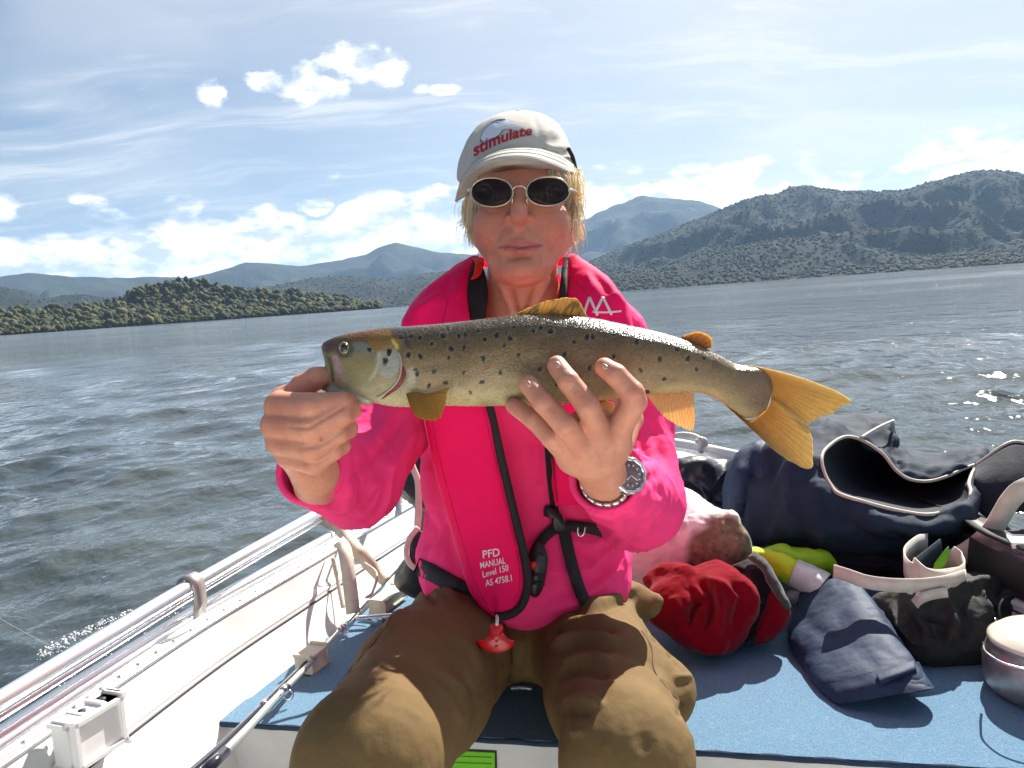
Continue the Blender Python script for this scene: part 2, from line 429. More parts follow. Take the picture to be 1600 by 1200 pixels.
def tube(pts, r, nseg=10, closed=False, n=None):
    P = np.asarray(pts, float)
    if n: P = smoothpath(P, n)
    rad = np.full(len(P), r) if np.isscalar(r) else np.interp(np.linspace(0, 1, len(P)), np.linspace(0, 1, len(r)), r)
    T = np.gradient(P, axis=0)
    if closed: T = np.roll(P, -1, 0) - np.roll(P, 1, 0)
    T /= np.linalg.norm(T, axis=1, keepdims=True) + 1e-12
    up = np.array([0, 0, 1.0]) if abs(T[0][2]) < 0.9 else np.array([1.0, 0, 0])
    A = np.zeros_like(P)
    for i in range(len(P)):
        up = up - T[i] * (up @ T[i]); up = up / (np.linalg.norm(up) + 1e-12); A[i] = up
    Bn = np.cross(T, A); th = np.linspace(0, 2 * np.pi, nseg, endpoint=False)
    V = (P[:, None] + rad[:, None, None] * (np.cos(th)[None, :, None] * A[:, None] + np.sin(th)[None, :, None] * Bn[:, None])).reshape(-1, 3)
    Q = gridfaces(len(P), nseg)
    if closed:
        j = np.arange(nseg); a = (len(P) - 1) * nseg; Q = np.vstack([Q, np.stack([a + j, a + (j + 1) % nseg, (j + 1) % nseg, j], 1)])
    else:
        n0 = len(V); V = np.vstack([V, P[0], P[-1]]); j = np.arange(nseg); j2 = (j + 1) % nseg; a = (len(P) - 1) * nseg
        Q = np.vstack([Q, np.stack([j2, j, np.full(nseg, n0), np.full(nseg, n0)], 1), np.stack([a + j, a + j2, np.full(nseg, n0 + 1), np.full(nseg, n0 + 1)], 1)])
    return V, Q
def ptube(pts, r, nseg=10, n=None, closed=False): return tube([W(*p) for p in pts], r, nseg, closed, n)
def ribbon(pts, nrm, w, t, n=None):
    """flat webbing along world points: nrm = face normal (one or per point), w width, t thickness"""
    P = np.asarray(pts, float); N = np.broadcast_to(np.asarray(nrm, float), P.shape).copy()
    if n: A = smoothpath(np.hstack([P, N]), n); P, N = A[:, :3], A[:, 3:]
    T = np.gradient(P, axis=0); T /= np.linalg.norm(T, axis=1, keepdims=True) + 1e-12
    S = np.cross(T, N); S /= np.linalg.norm(S, axis=1, keepdims=True) + 1e-12; N = np.cross(S, T)
    w = np.broadcast_to(np.asarray(w, float), (len(P),))[:, None] / 2 if np.ndim(w) else w / 2
    q = [P - S * w + N * t, P + S * w + N * t, P + S * w, P - S * w]
    V = np.stack(q, 1).reshape(-1, 3); Q = gridfaces(len(P), 4); e = (len(P) - 1) * 4
    return V, np.vstack([Q, [[3, 2, 1, 0], [e, e + 1, e + 2, e + 3]]])
def join(*vqs):
    Vs, Qs, n = [], [], 0
    for V, Q in vqs: Vs.append(V); Qs.append(Q + n); n += len(V)
    return np.vstack(Vs), np.vstack(Qs)
def plate(outline, d, th, round_=None, n=None):
    """solid plate of a px outline facing the camera; d a depth or one per point"""
    o = np.asarray(outline, float)
    if o.shape[1] == 2: o = np.hstack([o, np.full((len(o), 1), d)])
    if n: o = closedpath(o, n)
    c = o.mean(0); b = th * 0.3
    f = lambda s, dz: Wn(np.concatenate([c[:2] + (o[:, :2] - c[:2]) * s, o[:, 2:] + dz], 1))
    sh = 1 - b * FPX / c[2] / (np.linalg.norm(o[:, :2] - c[:2], axis=1).mean() + 1e-6)
    return rings([f(sh, -th / 2), f(1, -th / 2 + b), f(1, th / 2 - b), f(sh, th / 2)])
def cast(tree, px, py, off=0.0, default=None):
    v = F + (px - CX) / FPX * R - (py - CY) / FPX * U; v = v / np.linalg.norm(v)
    h = tree.ray_cast(Vector(CAM), Vector(v))
    if h[0] is None: return default
    n = np.array(h[1]); n = n if n @ v < 0 else -n
    return np.array(h[0]) + n * off, n
def surf_ribbon(tree, pts, wpx, off, t, n=40, m=3):
    """webbing laid on a surface along px points; wpx width in px"""
    A = smoothpath(np.array([tuple(p) + ((wpx,) if len(p) == 2 else ()) for p in pts], float), n)
    T = np.gradient(A[:, :2], axis=0); T /= np.linalg.norm(T, axis=1, keepdims=True); S = np.stack([-T[:, 1], T[:, 0]], 1)
    D = np.full((n, m), np.nan)
    for i in range(n):
        for j in range(m):
            q = A[i, :2] + S[i] * A[i, 2] * (j / (m - 1) - 0.5); h = cast(tree, q[0], q[1])
            if h is not None: D[i, j] = dep(h[0])
    ok = ~np.isnan(D); idx = np.arange(n)
    for j in range(m):
        D[:, j] = np.interp(idx, idx[ok[:, j]], D[ok[:, j], j]) if ok[:, j].any() else np.nanmin(D)
    ker = np.array([1, 2, 3, 2, 1]) / 9.0
    for j in range(m): D[:, j] = np.convolve(np.pad(D[:, j], 2, mode='edge'), ker, 'valid')
    loops = []
    for i in range(n):
        L = [(*(A[i, :2] + S[i] * A[i, 2] * (j / (m - 1) - 0.5)), D[i, j] - off - t) for j in range(m)] + [(*(A[i, :2] + S[i] * A[i, 2] * (j / (m - 1) - 0.5)), D[i, j] - off) for j in range(m - 1, -1, -1)]
        loops.append(Wn(np.array(L)))
    return rings(loops)
def decal(name, tree, V2, F2, to_px, off, mat, parent):
    out = []
    for v in V2:
        p = to_px(v); h = cast(tree, p[0], p[1], off)
        out.append(h[0] if h is not None else None)
    good = [o for o in out if o is not None]; dm = np.mean([dep(o) for o in good])
    out = [o if o is not None else W(*to_px(v), dm) for o, v in zip(out, V2)]
    return mesh(name, out, F2, mat, parent, smooth=False)
def text2d(body, bold=0.0, res=3):
    c = bpy.data.curves.new('t', 'FONT'); c.body = body; c.resolution_u = res; c.offset = bold
    o = bpy.data.objects.new('t', c); COL.objects.link(o); dg = bpy.context.evaluated_depsgraph_get()
    me = o.evaluated_get(dg).to_mesh(); V = np.array([v.co[:2] for v in me.vertices]); Fs = [tuple(p.vertices) for p in me.polygons]
    o.evaluated_get(dg).to_mesh_clear(); bpy.data.objects.remove(o); bpy.data.curves.remove(c)
    V[:, 0] -= V[:, 0].min(); return V, Fs
# ------------------------------------------------------------------ materials
def mat(name, col=(0.5, 0.5, 0.5), rough=0.6, metal=0.0, spec=0.5, attr=False, vary=0.0, vscale=30, bump=0.0, bscale=200, bdist=0.001,
        bump2=0.0, b2scale=40, b2dist=0.004, sss=0.0, sssr=(0.012, 0.004, 0.002), sheen=0.0, coat=0.0, stretch=(1, 1, 1), trans=0.0, ao=None, rvar=0.0):
    m = bpy.data.materials.new(name); m.use_nodes = True; t = NT(m.node_tree)
    b = t.n['Principled BSDF']
    oc = t.mapping(t.new('ShaderNodeTexCoord').outputs['Object'], stretch)
    c = None
    if attr:
        a = t.new('ShaderNodeAttribute'); a.attribute_name = 'Col'; c = a.outputs['Color']
    if vary:
        nz = t.noise(oc, vscale, 6, 0.6)
        f = t.sstep(nz, 0.28, 0.72, 1 - vary, 1 + vary)
        base = c if c is not None else tuple(col)
        c = t.mix(1.0, base, t.vm('SCALE', (1, 1, 1), f), 'MULTIPLY')
    t.put(b.inputs['Base Color'], c if c is not None else tuple(col))
    r = rough
    if rvar: r = t.sstep(t.noise(oc, vscale * 1.7, 5, 0.6), 0.3, 0.7, max(rough - rvar, 0.02), rough + rvar)
    t.put(b.inputs['Roughness'], r); b.inputs['Metallic'].default_value = metal
    b.inputs['Specular IOR Level'].default_value = spec
    if sss:
        b.inputs['Subsurface Weight'].default_value = sss; b.inputs['Subsurface Radius'].default_value = sssr; b.inputs['Subsurface Scale'].default_value = 1.0
    if sheen: b.inputs['Sheen Weight'].default_value = sheen; b.inputs['Sheen Roughness'].default_value = 0.4
    if coat: b.inputs['Coat Weight'].default_value = coat; b.inputs['Coat Roughness'].default_value = 0.08
    nrm = None
    for s, sc_, ds_ in ((bump2, b2scale, b2dist), (bump, bscale, bdist)):
        if s:
            bn = t.new('ShaderNodeBump'); t.put(bn.inputs['Strength'], s); bn.inputs['Distance'].default_value = ds_
            t.l.new(t.noise(oc, sc_, 4, 0.6), bn.inputs['Height'])
            if nrm is not None: t.l.new(nrm, bn.inputs['Normal'])
            nrm = bn.outputs[0]
    if nrm is not None: t.l.new(nrm, b.inputs['Normal'])
    if trans:
        tr = t.new('ShaderNodeBsdfTranslucent'); t.put(tr.inputs[0], c if c is not None else tuple(col)); mx = t.new('ShaderNodeMixShader')
        mx.inputs[0].default_value = trans; t.l.new(b.outputs[0], mx.inputs[1]); t.l.new(tr.outputs[0], mx.inputs[2])
        t.l.new(mx.outputs[0], t.n['Material Output'].inputs[0])
    return m

M = {}
M['white_paint'] = mat('white_paint', (0.80, 0.79, 0.76), 0.42, vary=0.06, vscale=9, bump=0.1, bscale=60, bdist=0.002, rvar=0.1)
M['grey_paint'] = mat('grey_paint', (0.60, 0.60, 0.58), 0.5, vary=0.10, vscale=7, bump=0.15, bscale=90)
M['alloy'] = mat('alloy', (0.84, 0.84, 0.84), 0.26, metal=0.75, vary=0.03, vscale=6)
M['steel'] = mat('steel', (0.7, 0.7, 0.7), 0.18, metal=1.0, rvar=0.08, vscale=30)
M['black_rubber'] = mat('black_rubber', (0.018, 0.018, 0.02), 0.55, bump=0.2, bscale=150)
M['black_plastic'] = mat('black_plastic', (0.012, 0.012, 0.014), 0.35)
M['black_web'] = mat('black_web', (0.013, 0.013, 0.015), 0.75, bump=0.5, bscale=700, bdist=0.0006)
M['white_web'] = mat('white_web', (0.68, 0.61, 0.52), 0.7, bump=0.4, bscale=600, bdist=0.0005, vary=0.12, vscale=35, trans=0.12)
M['cream_web'] = mat('cream_web', (0.66, 0.58, 0.46), 0.75, bump=0.4, bscale=600, bdist=0.0005, vary=0.12, vscale=35)
M['white_print'] = mat('white_print', (0.82, 0.78, 0.78), 0.6)

def carpet():
    m = mat('blue_carpet', rough=0.95, spec=0.15, sheen=0.15); t = NT(m.node_tree); b = t.n['Principled BSDF']
    oc = t.new('ShaderNodeTexCoord').outputs['Object']
    n1 = t.noise(oc, 420, 3, 0.7); n2 = t.noise(oc, 90, 4, 0.65); n3 = t.noise(oc, 9, 4, 0.6)
    c = t.mix(t.sstep(n1, 0.3, 0.7), (0.085, 0.175, 0.275), (0.220, 0.350, 0.470))
    c = t.mix(t.sstep(n2, 0.35, 0.7), c, (0.125, 0.260, 0.40))
    c = t.mix(t.sstep(n3, 0.45, 0.75, 0, 0.35), c, (0.155, 0.30, 0.43))
    t.put(b.inputs['Base Color'], c)
    bn = t.new('ShaderNodeBump'); bn.inputs['Strength'].default_value = 0.9; bn.inputs['Distance'].default_value = 0.003
    t.l.new(t.noise(oc, 520, 3, 0.75), bn.inputs['Height']); t.l.new(bn.outputs[0], b.inputs['Normal'])
    return m
M['carpet'] = carpet()

# ------------------------------------------------------------------ lake
def lake():
    # rings round the boat: fine where the water is near, coarse towards the far shores
    a_f = np.linspace(-0.80, 0.80, 600)
    a_r = np.linspace(0.80, 2 * np.pi - 0.80, 100)[1:-1]
    ang = np.concatenate([a_f, a_r]); na = len(ang)
    r = [0.0, 0.4, 0.8, 1.1]; x = 1.35
    while x < 14000: r.append(x); x += max(0.012, min(0.0014 * x * x, 0.06 * x))
    r = np.array(r); nr = len(r)
    X = r[:, None] * np.sin(ang)[None]; Y = r[:, None] * np.cos(ang)[None]
    dr = np.gradient(r)[:, None] + 0 * X
    g = np.random.default_rng(11); Z = np.zeros_like(X); DX = np.zeros_like(X); DY = np.zeros_like(X)
    wind = math.radians(-104)
    near = slice(0, int(np.searchsorted(r, 900)))
    for i in range(84):
        lam = 0.16 * (5.2 / 0.16) ** (i / 83.0) * g.uniform(0.9, 1.1)
        th = wind + g.normal(0, 0.50 if lam > 1 else 0.85); k = 2 * math.pi / lam
        amp = 0.0048 * lam ** 0.90 * g.uniform(0.5, 1.3) * (1.22 if lam < 1.5 else 0.62)
        ph = g.uniform(0, 6.28); kx, ky = k * math.cos(th), k * math.sin(th)
        q = kx * X[near] + ky * Y[near] + ph
        att = np.clip(1.6 - dr[near] * 3.2 / lam, 0, 1)
        Z[near] += amp * att * np.sin(q)
        DX[near] += 0.8 * amp * att * math.cos(th) * np.cos(q); DY[near] += 0.8 * amp * att * math.sin(th) * np.cos(q)
    gust = 0.75 + 0.5 * vnoise(np.stack([X, Y * 0.6, 0 * X], -1), 0.22, 5)
    fade = np.clip((np.hypot(X, Y) - 0.5) / 1.2, 0.15, 1)
    V = np.stack([X + DX * fade, Y + DY * fade, Z * gust * fade], -1).reshape(-1, 3)
    Q = gridfaces(nr, na)
    m = bpy.data.materials.new('lake_water'); m.use_nodes = True; t = NT(m.node_tree); b = t.n['Principled BSDF']
    oc = t.new('ShaderNodeTexCoord').outputs['Object']
    murk = t.mix(t.sstep(t.noise(oc, 0.7, 3, 0.5), 0.35, 0.65), (0.034, 0.046, 0.050), (0.046, 0.058, 0.056))
    t.put(b.inputs['Base Color'], murk); b.inputs['Roughness'].default_value = 0.06; b.inputs['IOR'].default_value = 1.333
    b.inputs['Specular IOR Level'].default_value = 0.5
    gustn = t.noise(t.mapping(oc, (0.55, 1.6, 1), (0, 0, 0.2)), 0.045, 4, 0.6, 0.3); gustf = t.noise(t.mapping(oc, (0.5, 1.5, 1), (0, 0, 0.1)), 0.011, 5, 0.65, 0.3)
    gmod = t.m('MULTIPLY', t.sstep(gustn, 0.35, 0.65, 0.55, 1.15), t.sstep(gustf, 0.36, 0.62, 0.55, 1.2))
    t.l.new(t.sstep(gustf, 0.36, 0.62, 0.03, 0.14), b.inputs['Roughness'])
    nrm = None
    for sc_, st, dist, stretch in ((0.12, 0.15, 0.6, (1.6, 0.8, 1)), (0.42, 0.42, 0.45, (1.5, 0.9, 1)), (1.7, 0.75, 0.14, (1.5, 0.9, 1)), (6.0, 0.8, 0.040, (1.3, 1, 1)), (20.0, 0.45, 0.009, (1.2, 1, 1))):
        bn = t.new('ShaderNodeBump'); t.l.new(t.m('MULTIPLY', gmod, st), bn.inputs['Strength']); bn.inputs['Distance'].default_value = dist
        t.l.new(t.noise(t.mapping(oc, stretch, (0, 0, 0.25)), sc_, 3, 0.6, 0.4), bn.inputs['Height'])
        if nrm is not None: t.l.new(nrm, bn.inputs['Normal'])
        nrm = bn.outputs[0]
    t.l.new(nrm, b.inputs['Normal'])
    o = mesh('lake_water', V, Q, m); tag(o, kind='structure')
lake()

# ------------------------------------------------------------------ hills and forest
def hor(px): return 466 - math.tan(ROLL) * (px - 800)
def skyline(pts, az):
    """pixel skyline -> elevation angle over azimuth, carried on plausibly outside the frame"""
    A, E = [], []
    for px, py in pts:
        d = pixdir(px, py); A.append(math.atan2(d[0], d[1])); E.append(math.asin(d[2]))
    A, E = np.array(A), np.array(E)
    return np.interp(az, A, E)
def hill(name, pts, D0, D1, seed, a0, a1, na, nr, mt, spur=0.16, shore_wob=0.05, left=None, right=None, fs=1.0):
    az = np.linspace(a0, a1, na); e = skyline(pts, az)
    t = np.concatenate([np.linspace(0, 1, nr), [1.06, 1.2, 1.5]])
    wob = 1 + shore_wob * vnoise(np.stack([az * 9, 0 * az, 0 * az + seed], -1), 1.0, seed)
    r0 = D0 * wob; r1 = D1 * (1 + 0.04 * vnoise(np.stack([az * 6, 0 * az + 9, 0 * az], -1), 1.0, seed + 1))
    rr = r0[:, None] + (r1 - r0)[:, None] * t[None]
    X = rr * np.sin(az)[:, None]; Y = rr * np.cos(az)[:, None]
    hc = np.tan(np.maximum(e, 0.0015)) * r1 + CAMZ
    prof = np.where(t <= 1, t ** 1.05, 1 - np.maximum(t - 1, 0) ** 1.3 * 0.9)
    P = np.stack([X, Y, 0 * X], -1) / D1
    ridge = 1 - np.abs(fbm(P, 7.0 * fs, 4, seed + 3)) * 1.5
    env = np.clip(t * (1 - t) * 4, 0, 1)[None]
    Z = hc[:, None] * (prof[None] + spur * env * (ridge - 0.55)) + hc[:, None] * 0.012 * fbm(P, 60 * fs, 4, seed + 8) * np.clip(t * 6, 0, 1)[None]
    Z = np.maximum(Z, 0) - 0.4 * (t[None] == 0) - 0.2
    V = np.stack([X, Y, Z], -1).reshape(-1, 3); Q = gridfaces(na, len(t), False)[:, ::-1]
    o = mesh(name, V, Q, mt); tag(o, kind='structure')
    return az, t, np.stack([X, Y, Z], -1)
def hill_mat(name, c1, c2, c3, sc_):
    m = bpy.data.materials.new(name); m.use_nodes = True; t = NT(m.node_tree); b = t.n['Principled BSDF']
    oc = t.new('ShaderNodeTexCoord').outputs['Object']
    a = t.noise(oc, sc_, 5, 0.65); c = t.noise(oc, sc_ * 0.12, 4, 0.6)
    k = t.mix(t.sstep(a, 0.35, 0.65), c1, c2); k = t.mix(t.sstep(c, 0.45, 0.65, 0, 0.7), k, c3)
    t.put(b.inputs['Base Color'], k); b.inputs['Roughness'].default_value = 0.95; b.inputs['Specular IOR Level'].default_value = 0.1
    bn = t.new('ShaderNodeBump'); bn.inputs['Strength'].default_value = 1.0; bn.inputs['Distance'].default_value = 9.0; t.l.new(t.noise(oc, 0.075, 4, 0.7), bn.inputs['Height']); t.l.new(bn.outputs[0], b.inputs['Normal'])
    return m
MH1 = hill_mat('near_hill_ground', (0.050, 0.058, 0.026), (0.100, 0.092, 0.042), (0.075, 0.082, 0.032), 0.06)
MH2 = hill_mat('ridge_ground', (0.017, 0.023, 0.015), (0.026, 0.029, 0.018), (0.036, 0.033, 0.019), 0.045)
MH3 = hill_mat('far_mountain_ground', (0.022, 0.031, 0.024), (0.038, 0.044, 0.029), (0.032, 0.038, 0.026), 0.008)
def px_az(px): d = pixdir(px, hor(px)); return math.atan2(d[0], d[1])

def crowns(name, spots, sizes, mt, seed, trunks=None, tone=0.9):
    """eucalypt crowns: ragged clumps of leaf mass, one mesh"""
    bm = bmesh.new(); bmesh.ops.create_icosphere(bm, subdivisions=1, radius=1.0); bv = np.array([v.co[:] for v in bm.verts]); bf = np.array([[v.index for v in f.verts] for f in bm.faces]); bm.free()
    g = np.random.default_rng(seed); n = len(spots); k = len(bv)
    jit = 1 + 0.42 * g.uniform(-1, 1, (n, k, 1)); S = sizes[:, None, None] * np.stack([g.uniform(0.8, 1.2, n), g.uniform(0.8, 1.2, n), g.uniform(0.8, 1.35, n)], -1)[:, None]
    rot = g.uniform(0, 6.28, n); c, s_ = np.cos(rot)[:, None], np.sin(rot)[:, None]
    B = np.stack([bv[None, :, 0] * c - bv[None, :, 1] * s_, bv[None, :, 0] * s_ + bv[None, :, 1] * c, np.repeat(bv[None, :, 2], n, 0)], -1)
    V = spots[:, None] + B * jit * S
    Fs = (bf[None] + (np.arange(n) * k)[:, None, None]).reshape(-1, 3)
    base = np.array([[0.050, 0.058, 0.022], [0.075, 0.070, 0.028], [0.038, 0.046, 0.024], [0.090, 0.074, 0.034]])
    col = base[g.choice(4, n, p=[0.42, 0.25, 0.23, 0.10])] * g.uniform(0.8, 1.2, (n, 1))
    col = np.repeat(col * tone, k, 0)
    V = V.reshape(-1, 3)
    if trunks is not None:
        tv, tf, m0 = [], [], len(V)
        for p, h in trunks:
            for q in ((-.14, 0), (.14, 0), (.1, h), (-.1, h)): tv.append((p[0] + q[0] * 1.6, p[1], p[2] + q[1]))
            for q in ((0, -.14), (0, .14), (0.0, .1), (0.0, -.1)): pass
        if tv:
            tv = np.array(tv); nt_ = len(tv) // 4; i = np.arange(nt_)[:, None] * 4 + m0
            Fs = np.vstack([Fs, np.hstack([i, i + 1, i + 2]), np.hstack([i, i + 2, i + 3])])
            V = np.vstack([V, tv]); col = np.vstack([col, np.tile([[0.30, 0.27, 0.22]], (len(tv), 1))])
    o = mesh(name, V, Fs, mt, smooth=False, col=col); tag(o, kind='stuff')
MF = mat('foliage', attr=True, rough=0.8, spec=0.1, trans=0.05)

def sample(grid, n, seed, tmin=0.0, tmax=1.02, a_lim=None):
    az, t, P = grid; g = np.random.default_rng(seed)
    i = g.uniform(0, len(az) - 1.001, n); j = np.interp(g.uniform(tmin, tmax, n), t, np.arange(len(t)))
    i0, j0 = i.astype(int), j.astype(int); fi, fj = (i - i0)[:, None], (j - j0)[:, None]
    return P[i0, j0] * (1 - fi) * (1 - fj) + P[i0 + 1, j0] * fi * (1 - fj) + P[i0, j0 + 1] * (1 - fi) * fj + P[i0 + 1, j0 + 1] * fi * fj

# far blue mountains, all along the view
far = hill('far_mountains', [(-700, 500), (-400, 470), (-200, 440), (0, 432), (45, 427), (100, 431), (170, 434), (240, 433), (300, 434), (340, 424), (385, 410), (420, 411), (470, 416), (520, 409), (570, 398), (600, 383), (618, 379), (645, 386), (690, 395), (740, 398), (800, 385), (850, 362), (920, 340), (960, 320), (1005, 306), (1050, 310), (1090, 314), (1130, 326), (1180, 332), (1250, 330), (1400, 330), (1700, 330), (2000, 380)],
     4200, 5600, 21, -0.95, 1.0, 420, 40, MH3, spur=0.30, fs=1.5)
mid = hill('left_foothills', [(-700, 520), (-300, 500), (-60, 452), (0, 449), (40, 456), (70, 466), (100, 462), (125, 459), (150, 463), (190, 470), (260, 462), (330, 455), (420, 448), (480, 436), (530, 431), (600, 436), (680, 425), (760, 420), (900, 420), (1000, 425)],
     2100, 3000, 31, -0.95, 0.2, 300, 30, MH2, spur=0.30, fs=1.4)
ridge = hill('main_ridge', [(700, 480), (760, 470), (840, 452), (900, 424), (930, 405), (980, 385), (1040, 362), (1090, 342), (1130, 326), (1165, 312), (1190, 307), (1215, 303), (1235, 294), (1262, 290), (1300, 295), (1330, 297), (1370, 299), (1405, 298), (1440, 288), (1480, 277), (1520, 268), (1560, 266), (1600, 272), (1700, 290), (1900, 330), (2200, 400)],
     1750, 2900, 41, -0.08, 1.0, 420, 60, MH2, spur=0.42, fs=1.3)
fore = hill('lower_ridge', [(880, 465), (940, 440), (1000, 425), (1060, 408), (1120, 392), (1180, 380), (1230, 372), (1290, 376), (1340, 382), (1400, 391), (1450, 398), (1500, 396), (1560, 392), (1620, 388), (1800, 380), (2200, 390)],
     1450, 1900, 51, 0.04, 1.0, 300, 26, MH2, spur=0.28, fs=1.5)
near = hill('wooded_hill', [(-500, 505), (-200, 492), (0, 489), (60, 486), (110, 484), (150, 480), (185, 468), (215, 456), (245, 447), (285, 442), (310, 443), (340, 450), (375, 457), (410, 459), (450, 459), (490, 461), (530, 468), (560, 476), (580, 485), (586, 491), (600, 493)],
     900, 1120, 61, -0.75, -0.155, 300, 26, MH1, spur=0.22, shore_wob=0.03)

pts = sample(near, 6200, 1); sz = np.clip(np.random.default_rng(2).lognormal(0.72, 0.42, len(pts)), .8, 5.2)
sh = sample(near, 1500, 3, 0.0, 0.12); shs = np.random.default_rng(4).uniform(1.2, 3.0, len(sh))
allp = np.vstack([pts, sh]); alls = np.concatenate([sz, shs]); allp[:, 2] += alls * 0.9
tr = sample(near, 500, 5, 0.0, 0.15); crowns('hillside_forest', allp, alls, MF, 9, [(p, random.uniform(3, 6)) for p in tr], 1.2)
a = sample(fore, 7000, 11); b_ = sample(ridge, 16000, 12); c_ = sample(mid, 7000, 14); ridge_top = sample(ridge, 1500, 13, 0.95, 1.03)
allp = np.vstack([a, b_, c_, ridge_top]); alls = np.random.default_rng(15).uniform(2.0, 4.2, len(allp)); allp[:, 2] += alls * 0.1
crowns('ridge_forest', allp, alls, MF, 19, None, 0.66)

# ------------------------------------------------------------------ air
def haze():
    bm = bmesh.new(); bmesh.ops.create_cube(bm, size=1.0); me = bpy.data.meshes.new('haze'); bm.to_mesh(me); bm.free()
    m = bpy.data.materials.new('haze_air'); m.use_nodes = True; n = m.node_tree.nodes; n.clear()
    v = n.new('ShaderNodeVolumePrincipled'); v.inputs['Density'].default_value = 0.62e-4; v.inputs['Color'].default_value = (0.42, 0.66, 1.0, 1); v.inputs['Anisotropy'].default_value = 0.25
    out = n.new('ShaderNodeOutputMaterial'); m.node_tree.links.new(v.outputs[0], out.inputs['Volume'])
    me.materials.append(m); o = bpy.data.objects.new('haze', me); COL.objects.link(o)
    o.scale = (30000, 30000, 842); o.location = (0, 0, 419.0); tag(o, kind='stuff')
haze()
# ------------------------------------------------------------------ boat
ZD, ZG = 0.38, 0.52            # deck top and gunwale heights above the lake
boat = empty('boat', 'white and silver aluminium dinghy with blue carpeted bow deck', 'boat', (0.1, 1.6, 0.0))
def curve3(pts, n): return smoothpath(np.array(pts, float), n)
# gunwale plan, left side from behind the camera to the bow, then back down the right side
gl = [G(0, 1150, ZG), G(150, 1052, ZG), G(307, 955, ZG), G(450, 876, ZG), G(560, 815, ZG), G(640, 772, ZG)]
d0 = gl[1] - gl[0]; d0 /= np.linalg.norm(d0)
gl = [gl[0] - d0 * 1.9, gl[0] - d0 * 0.9] + gl + [np.array([-0.10, 2.42, ZG + .015]), np.array([0.03, 2.62, ZG + .02]), np.array([0.14, 2.72, ZG + .025])]
gr = [np.array([0.16, 2.73, ZG + .025]), np.array([0.28, 2.66, ZG + .022]), G(1040, 694, ZG + .01), G(1150, 714, ZG), G(1350, 757, ZG), G(1510, 812, ZG), G(1600, 862, ZG), np.array([0.93, 0.7, ZG]), np.array([0.93, -0.9, ZG])]
GLp, GRp = curve3(gl, 70), curve3(gr, 60)
def inward(P):
    T = np.gradient(P, axis=0); T[:, 2] = 0; T /= np.linalg.norm(T, axis=1, keepdims=True)
    return np.stack([T[:, 1], -T[:, 0], 0 * T[:, 0]], 1)
def extr(P, prof, name, mt, parent=boat):
    N = inward(P); loops = []
    for i in range(len(P)): loops.append([P[i] + N[i] * a + np.array([0, 0, b]) for a, b in prof])
    L = np.array(loops); V = L.reshape(-1, 3); Q = gridfaces(len(P), len(prof), False)
    return mesh(name, V, Q, mt, parent, smooth=False)
for P, side in ((GLp, 0), (GRp, 1)):
    g = smesh('gunwale', tube(P, 0.0115, 12), M['alloy'], boat)
    extr(P, [(0.006, -0.004), (0.012, -0.011), (0.034, -0.013), (0.0365, -0.012)], 'gunwale_top', M['alloy'])
    smesh('gunwale_trim', tube(P + inward(P) * 0.0385 + [0, 0, -0.0125], 0.0032, 8), M['alloy'], boat)
    extr(P, [(0.0365, -0.014), (0.041, -0.019), (0.043, -0.058), (0.047, -0.0615), (0.058, -0.0635), (0.060, -0.066)], 'gunwale_inner_band', M['grey_paint'])
    extr(P, [(0.060, -0.066), (0.059, -0.072), (0.064, -0.079), (0.094, -0.155), (0.14, -0.44)], 'hull_side', M['white_paint'])
    smesh('hull_seam', tube(P + inward(P) * 0.0625 + [0, 0, -0.0745], 0.0018, 6), M['black_rubber'], boat)
    extr(P, [(-0.011, -0.004), (-0.016, -0.03), (0.02, -0.3), (0.12, -0.6)], 'hull_outside', M['alloy'])
# deck: carpet sheet between the sides, front face below its edge
fl, fr = G(312, 1125, ZD), G(1640, 1205, ZD)
lin = [GLp[i] + inward(GLp)[i] * 0.094 for i in range(len(GLp))]; rin = [GRp[i] + inward(GRp)[i] * 0.094 for i in range(len(GRp))]
lin = [p for p in lin if p[1] > fl[1] + .03][:-2]; rin = [p for p in rin if p[1] > fr[1] + .03][2:]
poly = [fl] + [np.array([p[0], p[1], ZD]) for p in lin] + [np.array([p[0], p[1], ZD]) for p in rin] + [fr]
def slab(name, poly, z0, z1, mt):
    n = len(poly); V = [(p[0], p[1], z1) for p in poly] + [(p[0], p[1], z0) for p in poly]
    Fc = [tuple(range(n))[::-1], tuple(range(n, 2 * n))] + [(i, (i + 1) % n, n + (i + 1) % n, n + i) for i in range(n)]
    return mesh(name, V, Fc, mt, boat, smooth=False)
slab('deck_carpet', poly, ZD - 0.009, ZD, M['carpet'])
M['carpet_edge'] = mat('carpet_edge', (0.02, 0.04, 0.08), 0.95, bump=0.6, bscale=400)
e = fr - fl; e /= np.linalg.norm(e); back = np.array([-e[1], e[0], 0])
smesh('carpet_edging', tube([fl + e * t + back * 0.001 + [0, 0, -0.0045 + 0.0006 * math.sin(t * 90)] for t in np.linspace(0.002, np.linalg.norm(fr - fl), 120)], 0.0045, 8), M['carpet_edge'], boat)
